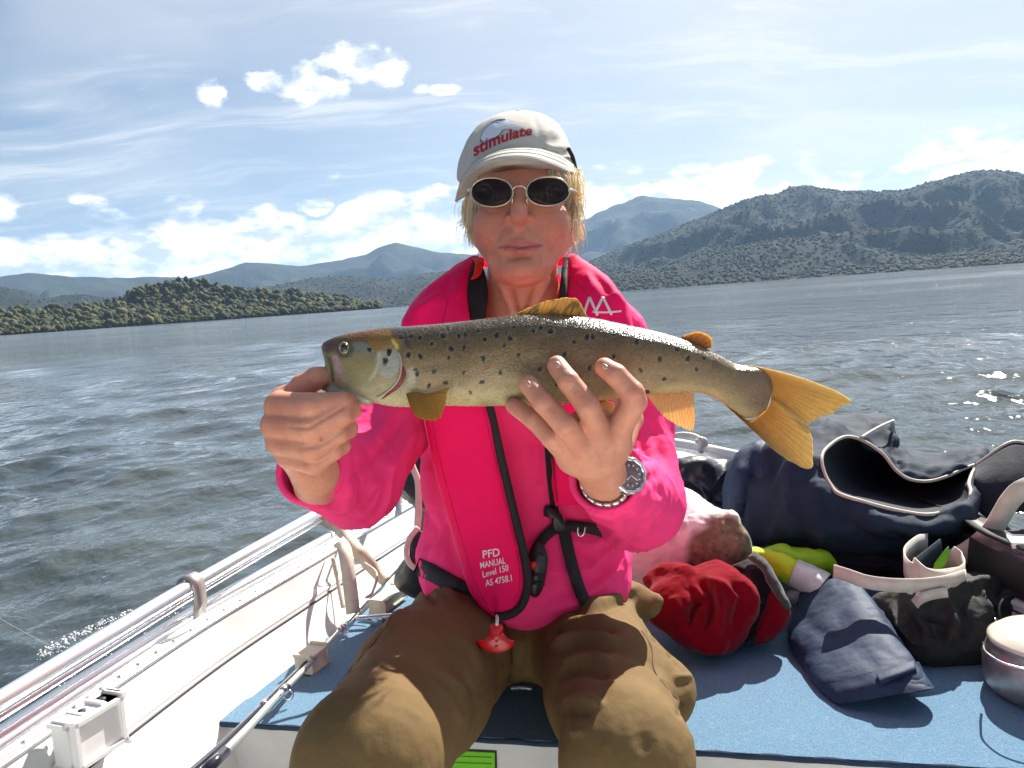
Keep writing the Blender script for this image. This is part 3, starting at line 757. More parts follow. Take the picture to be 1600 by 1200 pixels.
# bulkhead under the deck edge
def wallq(name, a, b, z0, z1, mt, off=0.0):
    o = back * off
    V = [(a[0] + o[0], a[1] + o[1], z0), (b[0] + o[0], b[1] + o[1], z0), (b[0] + o[0], b[1] + o[1], z1), (a[0] + o[0], a[1] + o[1], z1)]
    V += [(v[0] + back[0] * .004, v[1] + back[1] * .004, v[2]) for v in V]
    return mesh(name, V, [(0, 1, 2, 3), (7, 6, 5, 4), (0, 4, 5, 1), (1, 5, 6, 2), (2, 6, 7, 3), (3, 7, 4, 0)], mt, boat, smooth=False)
wallq('bulkhead', fl - e * 0.02, fr, 0.06, ZD - 0.0095, M['grey_paint'], 0.012)
nv_ = mat('navy_recess', (0.010, 0.016, 0.035), 0.8)
fz = 0.085
V = [(-1.1, -1.4, fz), (1.1, -1.4, fz), (1.1, 1.5, fz), (-1.1, 1.5, fz)]
cor = [(GLp[0] + inward(GLp)[0] * .14), (GRp[-1] + inward(GRp)[-1] * .14)]
V = [(cor[0][0], -1.2, fz), (0.79, -1.2, fz), (fr[0] + .1, fr[1], fz), (fl[0] - .05, fl[1] + .1, fz)]
mesh('cockpit_floor', V, [(0, 1, 2, 3)], M['white_paint'], boat, smooth=False)
# unseen seat box and stern board, added to bounce sunlight onto the person
def box2(name, x0, x1, y0, y1, z0, z1, mt):
    V = [(x0, y0, z0), (x1, y0, z0), (x1, y1, z0), (x0, y1, z0), (x0, y0, z1), (x1, y0, z1), (x1, y1, z1), (x0, y1, z1)]
    return mesh(name, V, [(3, 2, 1, 0), (4, 5, 6, 7), (0, 1, 5, 4), (1, 2, 6, 5), (2, 3, 7, 6), (3, 0, 4, 7)], mt, boat, smooth=False)
box2('bounce_seat_box', -0.86, 0.76, -0.78, -0.30, fz + .002, 0.42, M['white_paint'])
box2('bounce_stern_board', -1.05, 0.80, -1.26, -1.20, fz + .002, 0.53, M['white_paint'])
# rivets along the gunwale
def rivets():
    parts = []
    for P in (GLp, GRp):
        N = inward(P)
        for i in range(8, len(P) - 2):
            for q in (0.0,):
                c = P[i] * (1 - q) + P[i + 1] * q + N[i] * .023 + [0, 0, -.0118]
                parts.append(rings([[c + np.array([math.cos(a) * r_, math.sin(a) * r_, z_]) for a in np.linspace(0, 2 * np.pi, 10, endpoint=False)] for r_, z_ in ((.0034, -.001), (.0032, .0006), (.0016, .0014))], False, True))
    o = smesh('rivet_row', join(*parts), M['steel'], boat); o['kind'] = 'stuff'
rivets()
# lime sticker with dark border and lines on the bulkhead
def on_bulk(px, py, off=0.0):
    n = -back; p0 = fl - e * 0.02 + back * 0.012 + n * off; v = F + (px - CX) / FPX * R - (py - CY) / FPX * U
    return CAM + v * (((p0 - CAM) @ n) / (v @ n))
M['lime_sticker'] = mat('lime_sticker', s2l((112, 196, 20)), 0.45, vary=0.05)
M['dark_print'] = mat('dark_print', (0.012, 0.014, 0.012), 0.5)
def sticker(name, q, off, mt):
    V = [on_bulk(*p, off) for p in q]; V += [v + back * 0.0006 for v in V]
    return mesh(name, V, [(0, 1, 2, 3), (7, 6, 5, 4), (0, 4, 5, 1), (1, 5, 6, 2), (2, 6, 7, 3), (3, 7, 4, 0)], mt, boat, smooth=False)
sticker('sticker_border', [(640, 1260), (778, 1266), (776, 1173), (640, 1166)], 0.0010, M['dark_print'])
sticker('sticker', [(645, 1256), (774, 1262), (773, 1176.5), (645, 1170)], 0.0020, M['lime_sticker'])
for yy in (1180, 1190, 1200): sticker('sticker_line', [(690, yy + 1.6), (768, yy + 4.4), (768, yy + 3.0), (690, yy + 0.2)], 0.0028, mat('green_print', s2l((70, 140, 8)), 0.5))
# dark step between the knees with a small pale edge
hd = [G(798, 1076, ZD + .012), G(832, 1076.5, ZD + .012)]
smesh('deck_handle', tube([hd[0], hd[0] * .5 + hd[1] * .5 + [0, 0, .002], hd[1]], 0.0035, 8, n=8), M['alloy'], boat)

# side rails above the gunwale
def rail(name, pts, z, r, bow=None, back_n=1.7):
    P = [G(px, py, z) for px, py in pts]; d = P[0] - P[1]; d /= np.linalg.norm(d)
    P = [P[0] + d * back_n, P[0] + d * 0.8] + P
    if bow is not None: P += bow
    return smesh(name, tube(P, r, 14, n=70), M['alloy'], boat)
bow = [np.array([-0.205, 2.15, 0.588]), np.array([-0.16, 2.26, 0.592]), np.array([-0.06, 2.33, 0.594]), np.array([0.1, 2.37, 0.592])]
rail('hand_rail', [(0, 1094), (150, 1003), (293, 918), (480, 812), (560, 768)], 0.575, 0.0115, [G(640, 748, 0.575)])
rail('under_rail', [(0, 1119), (150, 1025), (293, 936), (480, 826), (575, 775)], 0.552, 0.0055)
smesh('bow_rail', ptube([(560, 795, 1.95), (590, 774, 2.02), (625, 767, 2.08), (680, 765, 2.12), (760, 764, 2.2)], 0.0125, 14, 30), M['steel'], boat)
# clamps that tie the rail to the gunwale
def clamp(px, py, h, mt):
    a = G(px, py, 0.575); N = np.array([0.93, -0.37, 0]); t = np.array([0.37, 0.93, 0])
    prof = []
    for th in np.linspace(-0.3, math.pi + 0.1, 12): prof.append(a - N * 0.0145 * math.cos(th) * 1.0 + np.array([0, 0, 0.0145 * math.sin(th)]))
    prof += [a + N * 0.0155 + [0, 0, -0.01], a + N * 0.014 + [0, 0, -0.03], a + N * 0.010 + [0, 0, -h]]
    P = np.array(prof); T = np.gradient(P, axis=0); T /= np.linalg.norm(T, axis=1, keepdims=True); Nn = np.cross(np.broadcast_to(t, P.shape), T)
    smesh('rail_clamp', ribbon(P, -Nn, 0.026, 0.0032), mt, boat)
M['clamp'] = mat('clamp_metal', (0.50, 0.44, 0.40), 0.35, metal=0.6)
clamp(298, 914, 0.052, M['clamp']); clamp(558, 770, 0.05, M['cream_web']); clamp(612, 772, 0.05, M['clamp'])
# white rowlock block bolted inside the gunwale
bl = Sdf(); c0 = G(128, 1128, ZG - .005)
tdir = np.array([0.37, 0.93, 0]); ndir = np.array([0.93, -0.37, 0])
def obox(name, c, hx, hy, hz, mt, bev=0.004, parent=boat, tx=tdir, ty=ndir, tz=np.array([0, 0, 1.0])):
    bm = bmesh.new(); bmesh.ops.create_cube(bm, size=2.0)
    for v in bm.verts:
        x, y, z = v.co; v.co = Vector(c + tx * x * hx + ty * y * hy + tz * z * hz)
    if bev: bmesh.ops.bevel(bm, geom=list(bm.edges), offset=bev, segments=2, affect='EDGES')
    me = bpy.data.meshes.new(name); bm.to_mesh(me); bm.free()
    return link(name, me, mt, parent, smooth=False)
c0 = G(124, 1105, ZG + .004)
rb = obox('rowlock_block', c0 + ndir * 0.018 - [0, 0, .030], 0.036, 0.012, 0.030, M['white_paint'], 0.005)
obox('block_wing', c0 + tdir * 0.026 + ndir * 0.013 - [0, 0, .028], 0.012, 0.010, 0.028, M['white_paint'], 0.005, rb)
obox('block_wing', c0 - tdir * 0.028 + ndir * 0.011 - [0, 0, .030], 0.012, 0.008, 0.027, M['white_paint'], 0.005, rb)
for k in (-0.008, 0.022):
    smesh('pin_socket', tube([c0 + tdir * k + ndir * 0.014 + [0, 0, .0025], c0 + tdir * k + ndir * 0.014 + [0, 0, -.0008]], 0.0048, 12), M['black_rubber'], rb)
# cream fastening straps hanging over the gunwale
def wstrap(name, pts, w, mt, parent=boat, t=0.0016, n=30, up=None):
    P = np.array([W(*p) for p in pts]); return smesh(name, ribbon(P, (CAM - P) / np.linalg.norm(CAM - P, axis=1)[:, None], w, t, n), mt, parent)
dg = lambda px, py, z: dep(G(px, py, z))
wstrap('tie_strap', [(496, 806, dg(496, 806, .56)), (530, 826, dg(530, 826, .535) - .01), (560, 862, dg(560, 862, .50) - .03), (588, 893, dg(588, 893, .455) - .02), (604, 908, dg(604, 908, .44) - .02)], 0.027, M['cream_web'])
wstrap('tie_strap', [(529, 846, dg(529, 846, .53)), (538, 858, dg(538, 858, .522) - .02), (543, 885, dg(543, 885, .49) - .035), (548, 925, dg(548, 925, .445) - .03), (552, 958, dg(552, 958, .405) - .02)], 0.027, M['cream_web'])
wstrap('tie_strap', [(520, 872, dg(520, 872, .50) - .01), (527, 905, dg(527, 905, .46) - .01), (536, 950, dg(536, 950, .41) - .01)], 0.008, M['cream_web'])
P = [(570, 880, 1.62), (588, 896, 1.60), (582, 926, 1.56), (572, 934, 1.54)]
smesh('strap_loop', ptube(P, 0.003, 6, 16), M['cream_web'], boat)
# beige hinge block, cleat and clips on the deck edge
obox('hinge_block', G(487, 1030, ZD + .016), 0.024, 0.014, 0.016, M['cream_web'], 0.004)
obox('hinge_block', G(607, 935, ZD + .02), 0.045, 0.016, 0.012, M['cream_web'], 0.003)
cl = G(590, 964, ZD + .018)
ck = smesh('deck_cleat', tube([cl - [.045, 0, 0], cl, cl + [.045, 0.004, 0]], 0.0055, 10, n=10), M['steel'], boat)
obox('cleat_foot', cl - [0, 0, .010], 0.008, 0.012, 0.009, M['steel'], 0.002, ck)
obox('cleat_foot', cl + [.016, 0, -.010], 0.008, 0.006, 0.009, M['steel'], 0.002, ck)
for px, py in ((317, 1112), (407, 1046), (459, 1012)):
    p = G(px, py, ZD + .001)
    q = p + np.array([-0.002, 0, 0.022])
    ca = smesh('edge_clip', tube([p, p * .5 + q * .5 + [0.003, 0, 0], q], 0.0012, 6, n=6), M['clamp'], boat)
    smesh('clip_hook', tube([p + [0.004, 0, .002], p + [0.007, 0, 0.013], p + [0.006, 0, 0.018]], 0.0011, 6, n=6), M['clamp'], ca)
# right hand gunwale cap and rope rail near the bow
M['white_rope'] = mat('white_rope', (0.72, 0.68, 0.58), 0.7, bump=0.6, bscale=260, bdist=0.002)
smesh('grab_rope', ptube([(1010, 676, 2.35), (1045, 681, 2.33), (1070, 679, 2.30), (1090, 684, 2.27), (1099, 696, 2.25), (1094, 706, 2.24)], 0.008, 10, 30), M['white_rope'], boat)
smesh('rope_knot', join(ptube([(1088, 690, 2.24), (1100, 687, 2.22), (1103, 694, 2.22), (1092, 697, 2.23)], 0.007, 8, 14), ptube([(1094, 684, 2.23), (1097, 694, 2.22), (1093, 704, 2.23)], 0.008, 8, 10)), M['white_rope'], boat)
smesh('gunwale_cap', ptube([(1005, 690, 2.42), (1060, 693, 2.33), (1150, 711, 2.2), (1230, 728, 2.05)], 0.014, 12, 24), M['white_paint'], boat)
smesh('gunwale_shade_strip', ribbon([p + inward(GRp)[i] * .012 + [0, 0, .0125] for i, p in enumerate(GRp) if 0.6 < p[1] < 1.75], [.25, 0, 1], .062, .006), M['black_rubber'], boat)  # added black strip: stands in for the shade on this gunwale
extr(GRp[24:44], [(0.044, 0.004), (0.047, -0.02), (0.050, -0.058)], 'side_shade_strip', M['black_rubber'])  # black sheet imitating shade on the inner side below it
obox('gunwale_plate', G(1592, 846, .545), 0.022, 0.012, 0.003, M['white_paint'], 0.002)

# ------------------------------------------------------------------ two fishing rods lying on the deck edge
def rod(label, pts, r0, r1, mt, guides, tip=None):
    o = empty('fishing_rod', label, 'fishing rod', W(*pts[0]), 'fishing rods lying along the deck')
    P = smoothpath(np.array([W(*p) for p in pts]), 60)
    smesh('blank', tube(P, [r0, r1], 10), mt, o)
    for t, rr in guides:
        c = P[int(t * 59)]; T = P[min(int(t * 59) + 1, 59)] - P[int(t * 59) - 1]; T /= np.linalg.norm(T)
        s = np.cross(T, CAM - c); s /= np.linalg.norm(s); s = s if s[0] > 0 else -s; s = (s + np.array([0, 0, -0.2])); s /= np.linalg.norm(s)
        cc = c + s * (rr + 0.004); v = np.cross(s, T) * .55 + T * .8; v /= np.linalg.norm(v)
        gd = smesh('line_guide', tube([cc + (s * math.cos(a) + v * math.sin(a)) * rr for a in np.linspace(0, 2 * math.pi, 16, endpoint=False)], 0.0012, 6, True), M['steel'], o)
        smesh('whipping', tube([c - T * 0.010, c + T * 0.010], 0.0022 + r0 * .75, 10), M['steel'], gd)
    return o
M['rod_dark'] = mat('rod_dark', (0.025, 0.028, 0.045), 0.2, coat=0.6)
M['rod_silver'] = mat('rod_silver', (0.62, 0.63, 0.60), 0.28, metal=0.55, coat=0.4)
zr = lambda px, py, z: (px, py, dep(G(px, py, z)))
rod('thin dark fishing rod lying against the hull side of the blue deck', [zr(286, 1216, .43), zr(360, 1150, .42), zr(450, 1062, .405), zr(530, 985, .40), zr(600, 912, .405), zr(640, 870, .43)], 0.0042, 0.0022, M['rod_dark'], [(0.30, .006), (0.62, .005)])
ro = rod('thicker silver fishing rod with a wire line guide over the carpet edge', [zr(310, 1216, .425), zr(380, 1146, .42), zr(430, 1092, .41), zr(500, 1020, .40), zr(560, 952, .40), zr(605, 903, .405)], 0.0062, 0.0036, M['rod_silver'], [(0.40, .0075), (0.7, .005)])
smesh('ferrule', ptube([zr(322, 1204, .427), zr(352, 1174, .423)], 0.0078, 10), M['rod_dark'], ro)

# spray thrown up beside the rail
def spray():
    bm = bmesh.new(); bmesh.ops.create_icosphere(bm, subdivisions=1, radius=1.0); bv = np.array([v.co[:] for v in bm.verts]); bf = np.array([[v.index for v in f.verts] for f in bm.faces]); bm.free()
    g = np.random.default_rng(3); c = []
    for i in range(260):
        t = g.uniform(0, 1); px = 60 + 150 * t + g.normal(0, 4); py = 1022 - 72 * t ** .8 + abs(g.normal(0, 7)) * (1 if t < .8 else 1.5)
        p = G(px, py, 0.10); p = CAM + (p - CAM) * g.uniform(0.93, 1.03); c.append(np.append(p, g.uniform(0.0010, 0.0042) ** 1.0))
    for i in range(60):
        px = g.uniform(90, 290); py = 1062 - (px - 90) * .58 + g.normal(0, 10); p = G(px, py, 0.15); c.append(np.append(p, g.uniform(0.001, 0.0032)))
    c = np.array(c); n = len(c); k = len(bv)
    V = (c[:, None, :3] + bv[None] * c[:, None, 3:4] * g.uniform(.7, 1.4, (n, 1, 3))).reshape(-1, 3); Fc = (bf[None] + (np.arange(n) * k)[:, None, None]).reshape(-1, 3)
    m = mat('spray_water', (0.86, 0.86, 0.84), 0.08, spec=0.9); o = mesh('water_spray', V, Fc, m); tag(o, kind='stuff')
spray()
# fishing line running out over the water
P = [W(-30, 950, 2.0), W(60, 1000, 1.6), W(108, 1023, 1.45)]
m = mat('clear_line', (0.6, 0.55, 0.4), 0.3); o = smesh('fishing_line', tube(P, 0.00045, 5, n=12), m); tag(o, 'thin clear fishing line slanting over the water to the side rail', 'fishing line')
# ------------------------------------------------------------------ person
person = empty('person', 'person in a pink top and life vest holding up a spotted trout', 'person', W(800, 980, 1.27))
M['skin'] = mat('skin', attr=True, rough=0.48, spec=0.4, vary=0.06, vscale=140, bump=0.5, bscale=800, bdist=0.0006, bump2=0.5, b2scale=260, b2dist=0.0010, sss=0.12, sssr=(0.008, 0.003, 0.0014))
SK = np.array([0.66, 0.265, 0.165])

def head_ops(b):
    b.ell(W(813, 285, 1.205), (.075, .090, .092))
    b.ell(W(815, 338, 1.150), (.0625, .092, .072), .03)
    b.cone(W(762, 368, 1.165), W(808, 417, 1.098), .0225, .0190, .022).cone(W(876, 366, 1.165), W(822, 417, 1.098), .0225, .0190, .022)
    b.ell(W(768, 352, 1.110), (.025, .025, .024), .022).ell(W(862, 350, 1.113), (.025, .025, .024), .022)
    b.cone(W(762, 277, 1.105), W(862, 276, 1.107), .014, .014, .015)
    b.ell(W(771, 301, 1.078), (.019, .012, .013), .012, True).ell(W(857, 299, 1.080), (.019, .012, .013), .012, True)
    b.ell(W(771, 302, 1.100), (.013, .0115, .012), .004).ell(W(857, 300, 1.102), (.013, .0115, .012), .004)
    b.cone(W(811, 288, 1.086), W(811, 325, 1.067), .0085, .0095, .008)
    b.cone(W(811, 325, 1.067), W(811, 337, 1.0650), .0095, .0112, .008)
    b.ell(W(796, 342, 1.077), (.0075, .0068, .009), .004).ell(W(827, 342, 1.078), (.0075, .0068, .009), .004)
    b.ell(W(811, 349, 1.072), (.006, .004, .008), .004)
    b.ell(W(803, 350.5, 1.067), (.0042, .0026, .005), .002, True).ell(W(820, 350.5, 1.067), (.0042, .0026, .005), .002, True)
    # muzzle, lips, chin
    b.ell(W(812, 380, 1.092), (.030, .024, .018), .016)
    b.cone(W(784, 385, 1.0855), W(804, 379.5, 1.0765), .0030, .0050, .003).cone(W(804, 379.5, 1.0765), W(818, 379.5, 1.0765), .0054, .0054, .003).cone(W(818, 379.5, 1.0765), W(843, 383.5, 1.0865), .0050, .0030, .003)
    b.cone(W(789, 388, 1.0855), W(812, 392.5, 1.0770), .0038, .0072, .003).cone(W(812, 392.5, 1.0770), W(838, 387, 1.0865), .0072, .0038, .003)
    b.chain([(779, 386, 1.082, .0017), (798, 384.6, 1.0715, .0017), (812, 386.2, 1.0695, .0017), (827, 384.6, 1.0715, .0017), (847, 383.5, 1.083, .0017)], .0028, True)
    b.ell(W(812, 403, 1.080), (.014, .004, .004), .010, True)
    b.ell(W(814, 418, 1.096), (.018, .0145, .017), .012)
    b.chain([(792, 350, 1.0715, .0022), (778, 366, 1.076, .0026), (768, 388, 1.084, .0022)], .008, True)
    b.chain([(831, 350, 1.0715, .0022), (845, 366, 1.0765, .0028), (855, 390, 1.086, .0022)], .008, True)
    # neck and throat
    b.cone(W(817, 395, 1.21), W(816, 480, 1.235), .052, .0565, .018)
    b.ell(W(813, 428, 1.13), (.034, .012, .022), .03)
    b.cone(W(786, 440, 1.17), W(806, 500, 1.17), .009, .007, .014).cone(W(850, 438, 1.17), W(824, 500, 1.17), .009, .007, .014)
    # ears
    b.ell(W(901, 333, 1.222), (.0055, .025, .013), .002).ell(W(904, 320, 1.220), (.0045, .011, .012), .002).ell(W(731, 334, 1.222), (.005, .024, .013), .002)
def hand_ops(b, fk=.0022):
    # her right hand: fist under the trout's jaw
    b.chain([(436, 634, .806, .0145), (486, 637, .783, .0148), (534, 629, .787, .0108), (543, 627, .802, .0090), (540, 629, .824, .0085)], fk)
    b.chain([(430, 664, .806, .0145), (486, 668, .781, .0148), (532, 646, .786, .0124), (548, 641, .800, .0104), (543, 645, .826, .0092)], fk)
    b.chain([(436, 690, .810, .0135), (488, 699, .788, .0134), (528, 676, .793, .0116), (544, 670, .806, .0098), (540, 673, .830, .0088)], fk)
    b.chain([(450, 712, .818, .0122), (490, 724, .800, .0118), (520, 704, .803, .0102), (534, 697, .815, .0088), (531, 699, .835, .0082)], fk)
    b.ell(W(478, 672, .840), (.036, .040, .024), .007)
    for p in ((438, 636, .812, .013), (432, 666, .813, .013), (440, 692, .818, .0125), (455, 714, .824, .0115)):
        b.cone(W(*p[:3]), W(492, 738, .880), p[3], .022, .008)
    b.chain([(452, 630, .832, .0155), (474, 604, .820, .0128), (494, 591, .816, .0112), (516, 586, .822, .0092)], .004)
    b.ell(W(440, 622, .828), (.012, .011, .012), .010)
    b.chain([(492, 742, .882, .0225), (494, 756, .93, .0235), (520, 765, 1.0, .026), (560, 757, 1.10, .03), (676, 558, 1.255, .032)], .010)
    # her left hand: fingers up the flank of the fish
    b.chain([(944, 574, .776, .0096), (962, 586, .766, .0108), (988, 614, .764, .0116), (991, 628, .769, .0122), (963, 676, .790, .0135)], fk)
    b.chain([(870, 571, .777, .0097), (888, 596, .764, .0107), (918, 634, .760, .0116), (936, 678, .784, .0140)], fk)
    b.chain([(826, 601, .777, .0095), (849, 629, .765, .0104), (882, 664, .762, .0113), (910, 696, .788, .0135)], fk)
    b.chain([(803, 634, .806, .0086), (834, 656, .788, .0095), (862, 684, .780, .0104), (892, 716, .800, .0120)], fk)
    b.ell(W(926, 694, .803), (.038, .037, .0195), .008)
    for p in ((963, 678, .794, .013), (936, 680, .788, .0135), (911, 698, .792, .013), (894, 717, .804, .0115)):
        b.cone(W(*p[:3]), W(942, 742, .868), p[3], .021, .010)
    b.chain([(968, 694, .835, .0150), (985, 655, .872, .0128), (968, 612, .898, .0110), (950, 588, .905, .009)], .006)
    b.chain([(944, 746, .872, .0225), (952, 762, .93, .0245), (975, 782, 1.02, .028), (1005, 795, 1.12, .032), (950, 540, 1.25, .034)], .010)
def torso_ops(b):
    b.cone(W(816, 470, 1.25), W(812, 600, 1.28), .05, .085, .03).cone(W(690, 530, 1.26), W(930, 525, 1.26), .04, .04, .03)
    b.cone(W(812, 600, 1.28), W(815, 760, 1.30), .085, .080, .03)
    b.cone(W(676, 558, 1.255), W(695, 540, 1.26), .032, .04, .02).cone(W(950, 540, 1.25), W(930, 528, 1.26), .034, .04, .02)
b = Sdf(); head_ops(b); hand_ops(b); torso_ops(b)
V, Q = largest(*b.mesh(0.00185))
V = relax(V, Q, 1, 0.4)
N = vnormals(V, Q)
# skin folds: knuckles, finger creases, tendons, neck lines
V = sculpt(V, N, [
    ([(446, 666), (480, 668), (505, 655), (530, 640), (550, 628)], 2.6, -.0016), ([(462, 700), (495, 697), (520, 685), (548, 663)], 2.4, -.0012), ([(470, 724), (500, 722), (530, 703)], 2.2, -.0010),
    ([(480, 622), (486, 634), (482, 646)], 5, .0010), ([(500, 744), (480, 741), (462, 735)], 3, -.0008),
    ([(888, 610), (902, 602)], 3, -.0006), ([(893, 615), (907, 607)], 2.5, -.0006), ([(849, 643), (862, 634)], 3, -.0006), ([(985, 600), (975, 612)], 3, -.0005), ([(1003, 617), (987, 630)], 3, -.0006),
    ([(925, 690), (938, 735)], 5, .0010), ([(905, 702), (930, 735)], 5, .0009), ([(958, 690), (952, 735)], 5, .0010),
    ([(780, 446), (812, 452), (850, 446)], 4, -.0012), ([(774, 470), (812, 478), (860, 470)], 3, -.0008),
    ([(800, 358), (799, 372)], 3, .0006), ([(824, 358), (825, 372)], 3, .0006), ([(745, 330), (752, 352)], 9, -.0010), ([(884, 330), (880, 352)], 9, -.0010),
    ([(792, 352), (780, 366), (771, 386)], 2.2, -.0012), ([(830, 352), (843, 368), (853, 390)], 2.4, -.0015), ([(781, 387), (797, 385.5), (812, 386.8), (828, 385.5), (845, 384)], 1.6, -.0014), ([(772, 396), (776, 408)], 2.5, -.0007), ([(852, 394), (848, 408)], 2.5, -.0007),
    ([(745, 372), (756, 396), (775, 416)], 8, -.0012), ([(884, 366), (872, 394), (852, 416)], 8, -.0012), ([(782, 268), (812, 266), (845, 268)], 2, -.0005), ([(806, 280), (807, 292)], 2, -.0007), ([(817, 280), (816, 292)], 2, -.0007), ([(748, 322), (762, 330), (778, 332)], 3, -.0009), ([(848, 330), (866, 328), (880, 320)], 3, -.0009), ([(790, 434), (813, 439), (838, 433)], 4, -.0015),
    ([(776, 318), (792, 324)], 4, -.0010), ([(846, 322), (862, 316)], 4, -.0010)])
P = proj(V); near = P[:, 2] < 1.18
col = np.tile(SK, (len(V), 1)) * (1 + 0.10 * fbm(V, 60, 3, 4)[:, None])
hands = P[:, 2] < 0.96
col = lerpc(col, np.array([0.56, 0.26, 0.17]), 0.45 * hands)
d, _, _ = polydist(P[:, :2], [(788, 385), (804, 380), (812, 381.5), (820, 380), (842, 384)]); k = np.clip(1.5 - d / 3.4, 0, 1); lip = k
d, _, _ = polydist(P[:, :2], [(790, 388), (812, 392), (837, 387)]); k = np.maximum(k, np.clip(1.6 - d / 4.4, 0, 1))
col = lerpc(col, (0.58, 0.155, 0.150), k * near * 0.9)
d, _, _ = polydist(P[:, :2], [(779, 387), (798, 385.4), (812, 386.8), (827, 385.4), (847, 384)]); col = lerpc(col, (0.20, 0.05, 0.045), np.clip(1.5 - d / 1.5, 0, 1) * near * .8)
for c, r, a in (((768, 352), 26, .42), ((866, 350), 26, .42), ((811, 343), 16, .45), ((812, 420), 18, .2), ((812, 262), 30, .15), ((906, 330), 14, .7)):
    col = lerpc(col, (0.62, 0.20, 0.145), a * np.exp(-((P[:, :2] - c) ** 2).sum(1) / r ** 2) * (P[:, 2] < 1.23))
for c, r in (((436, 640), 14), ((432, 668), 14), ((440, 694), 12), ((548, 622), 12), ((553, 648), 12), ((548, 676), 10), ((993, 622), 14), ((908, 622), 12), ((866, 647), 12), ((962, 676), 14), ((934, 680), 14), ((908, 698), 14)):
    col = lerpc(col, (0.50, 0.165, 0.105), .45 * np.exp(-((P[:, :2] - c) ** 2).sum(1) / r ** 2) * hands)
col = lerpc(col, (0.33, 0.05, 0.05), .8 * np.exp(-((P[:, :2] - (502, 687)) ** 2).sum(1) / 3.2 ** 2) * hands)
V_skin, Q_skin = V, Q
mesh('body', V, Q, M['skin'], person, col=col)
sk = bvh(V, Q)
# fingernails
M['nail'] = mat('nail', (0.56, 0.33, 0.26), 0.25, coat=0.4)
for c, ax, l, w in (((869, 567), (.55, .83), 11, 8), ((824, 597), (.58, .81), 10, 7.5), ((943, 570), (.80, .60), 10, 7.5)):
    ax = np.array(ax); pr = np.array([-ax[1], ax[0]]); loops = []
    for s, off in ((1.0, -.0008), (1.0, .0005), (0.7, .0011), (.35, .0013)):
        lp = []
        for t in np.linspace(0, 2 * np.pi, 18, endpoint=False):
            q = np.array(c) + s * (ax * l * .5 * np.sign(np.cos(t)) * abs(np.cos(t)) ** .7 + pr * w * .5 * np.sign(np.sin(t)) * abs(np.sin(t)) ** .8); h = cast(sk, q[0] + 2, q[1] + 3, off); lp.append(h[0])
        loops.append(lp)
    smesh('fingernail', rings(loops), M['nail'], person)

# ------------------------------------------------------------------ hair
M['hair'] = mat('hair', attr=True, rough=0.42, spec=0.4, trans=0.28)
def hair():
    g = np.random.default_rng(5); parts, cols = [], []
    def strand(pts, r):
        pts = [(p[0] + g.normal(0, 1.8), p[1] + g.normal(0, 2.0), p[2]) for p in pts]; P = np.array([W(*p) for p in pts]); parts.append(tube(P, [r, r * 0.9, r * .25], 4, n=9)); n = len(parts[-1][0])
        c = np.array([0.95, 0.84, 0.60]) * g.uniform(.65, 1.25) * np.array([1, g.uniform(.9, 1.06), g.uniform(.7, 1.2)]); cols.append(np.tile(c, (n, 1)))
    for i in range(1150):          # lit side
        t = g.uniform(0, 1); dz = g.uniform(0, 1)
        x0, y0 = 866 + 26 * t + g.normal(0, 2), 256 + 14 * t; d0_ = 1.115 + .10 * dz + .02 * t
        L = g.uniform(38, 118) * (0.55 + .45 * t); x1 = x0 + g.normal(7, 4) + 4 * dz; x2 = x0 + g.normal(5, 6) + 1 * dz - (2 if t < .5 else 0)
        if dz < .25 and t < .5: x1 -= 2
        strand([(x0, y0, d0_), (x1, y0 + L * .5, d0_ + .006), (x2, y0 + L, d0_ + .012)], g.uniform(.0004, .0008))
    for i in range(700):          # shaded side
        t = g.uniform(0, 1); dz = g.uniform(0, 1); x0, y0 = 752 - 17 * t + g.normal(0, 2), 292 + 12 * t; d0_ = 1.125 + .085 * dz
        L = g.uniform(30, 86); x1 = x0 - abs(g.normal(3, 3)) - 3 * dz; x2 = x0 + g.normal(-1, 4) + 3
        strand([(x0, y0, d0_), (x1, y0 + L * .5, d0_ + .004), (x2, y0 + L, d0_ + .008)], g.uniform(.0005, .0010))
    for i in range(110):          # loose flyaway hairs
        t = g.uniform(0, 1); x0, y0 = 884 + 14 * t, 262 + 90 * g.uniform(0, 1); d0_ = g.uniform(1.14, 1.22); a = g.normal(10, 7)
        strand([(x0, y0, d0_), (x0 + a * .8 + 5, y0 + g.uniform(6, 22), d0_), (x0 + a + 4, y0 + g.uniform(20, 48), d0_)], .00035)
    for i in range(60):
        x0, y0 = g.uniform(726, 738), g.uniform(305, 360); a = g.normal(-7, 5)
        strand([(x0, y0, 1.16), (x0 + a, y0 + g.uniform(6, 18), 1.16), (x0 + a - 1, y0 + g.uniform(18, 36), 1.16)], .00035)
    for i in range(260):          # nape
        x0 = g.uniform(752, 886); strand([(x0, 270, 1.29), (x0 + g.normal(0, 6), 330, 1.30), (x0 + g.normal(0, 8), 405, 1.275)], .0012)
    for i in range(260):          # over and below the ear
        x0 = g.uniform(886, 906); y0 = g.uniform(262, 345); L = g.uniform(25, 60); d0_ = g.uniform(1.13, 1.235)
        strand([(x0, y0, d0_), (x0 + g.normal(3, 3), y0 + L * .5, d0_), (min(x0 + g.normal(1, 5), 916), min(y0 + L, 400), d0_ + .006)], g.uniform(.0005, .0010))
    for i in range(120):          # fringe under the peak
        x0 = g.uniform(858, 884); strand([(x0, 264, 1.088 + (x0 - 858) * .0009), (x0 + g.normal(5, 3), 282, 1.088 + (x0 - 858) * .0009), (x0 + g.normal(10, 4), 298, 1.10 + (x0 - 858) * .0009)], .0006)
    V, Q = join(*parts); return smesh('hair', (V, Q), M['hair'], person, np.vstack(cols))
hair()
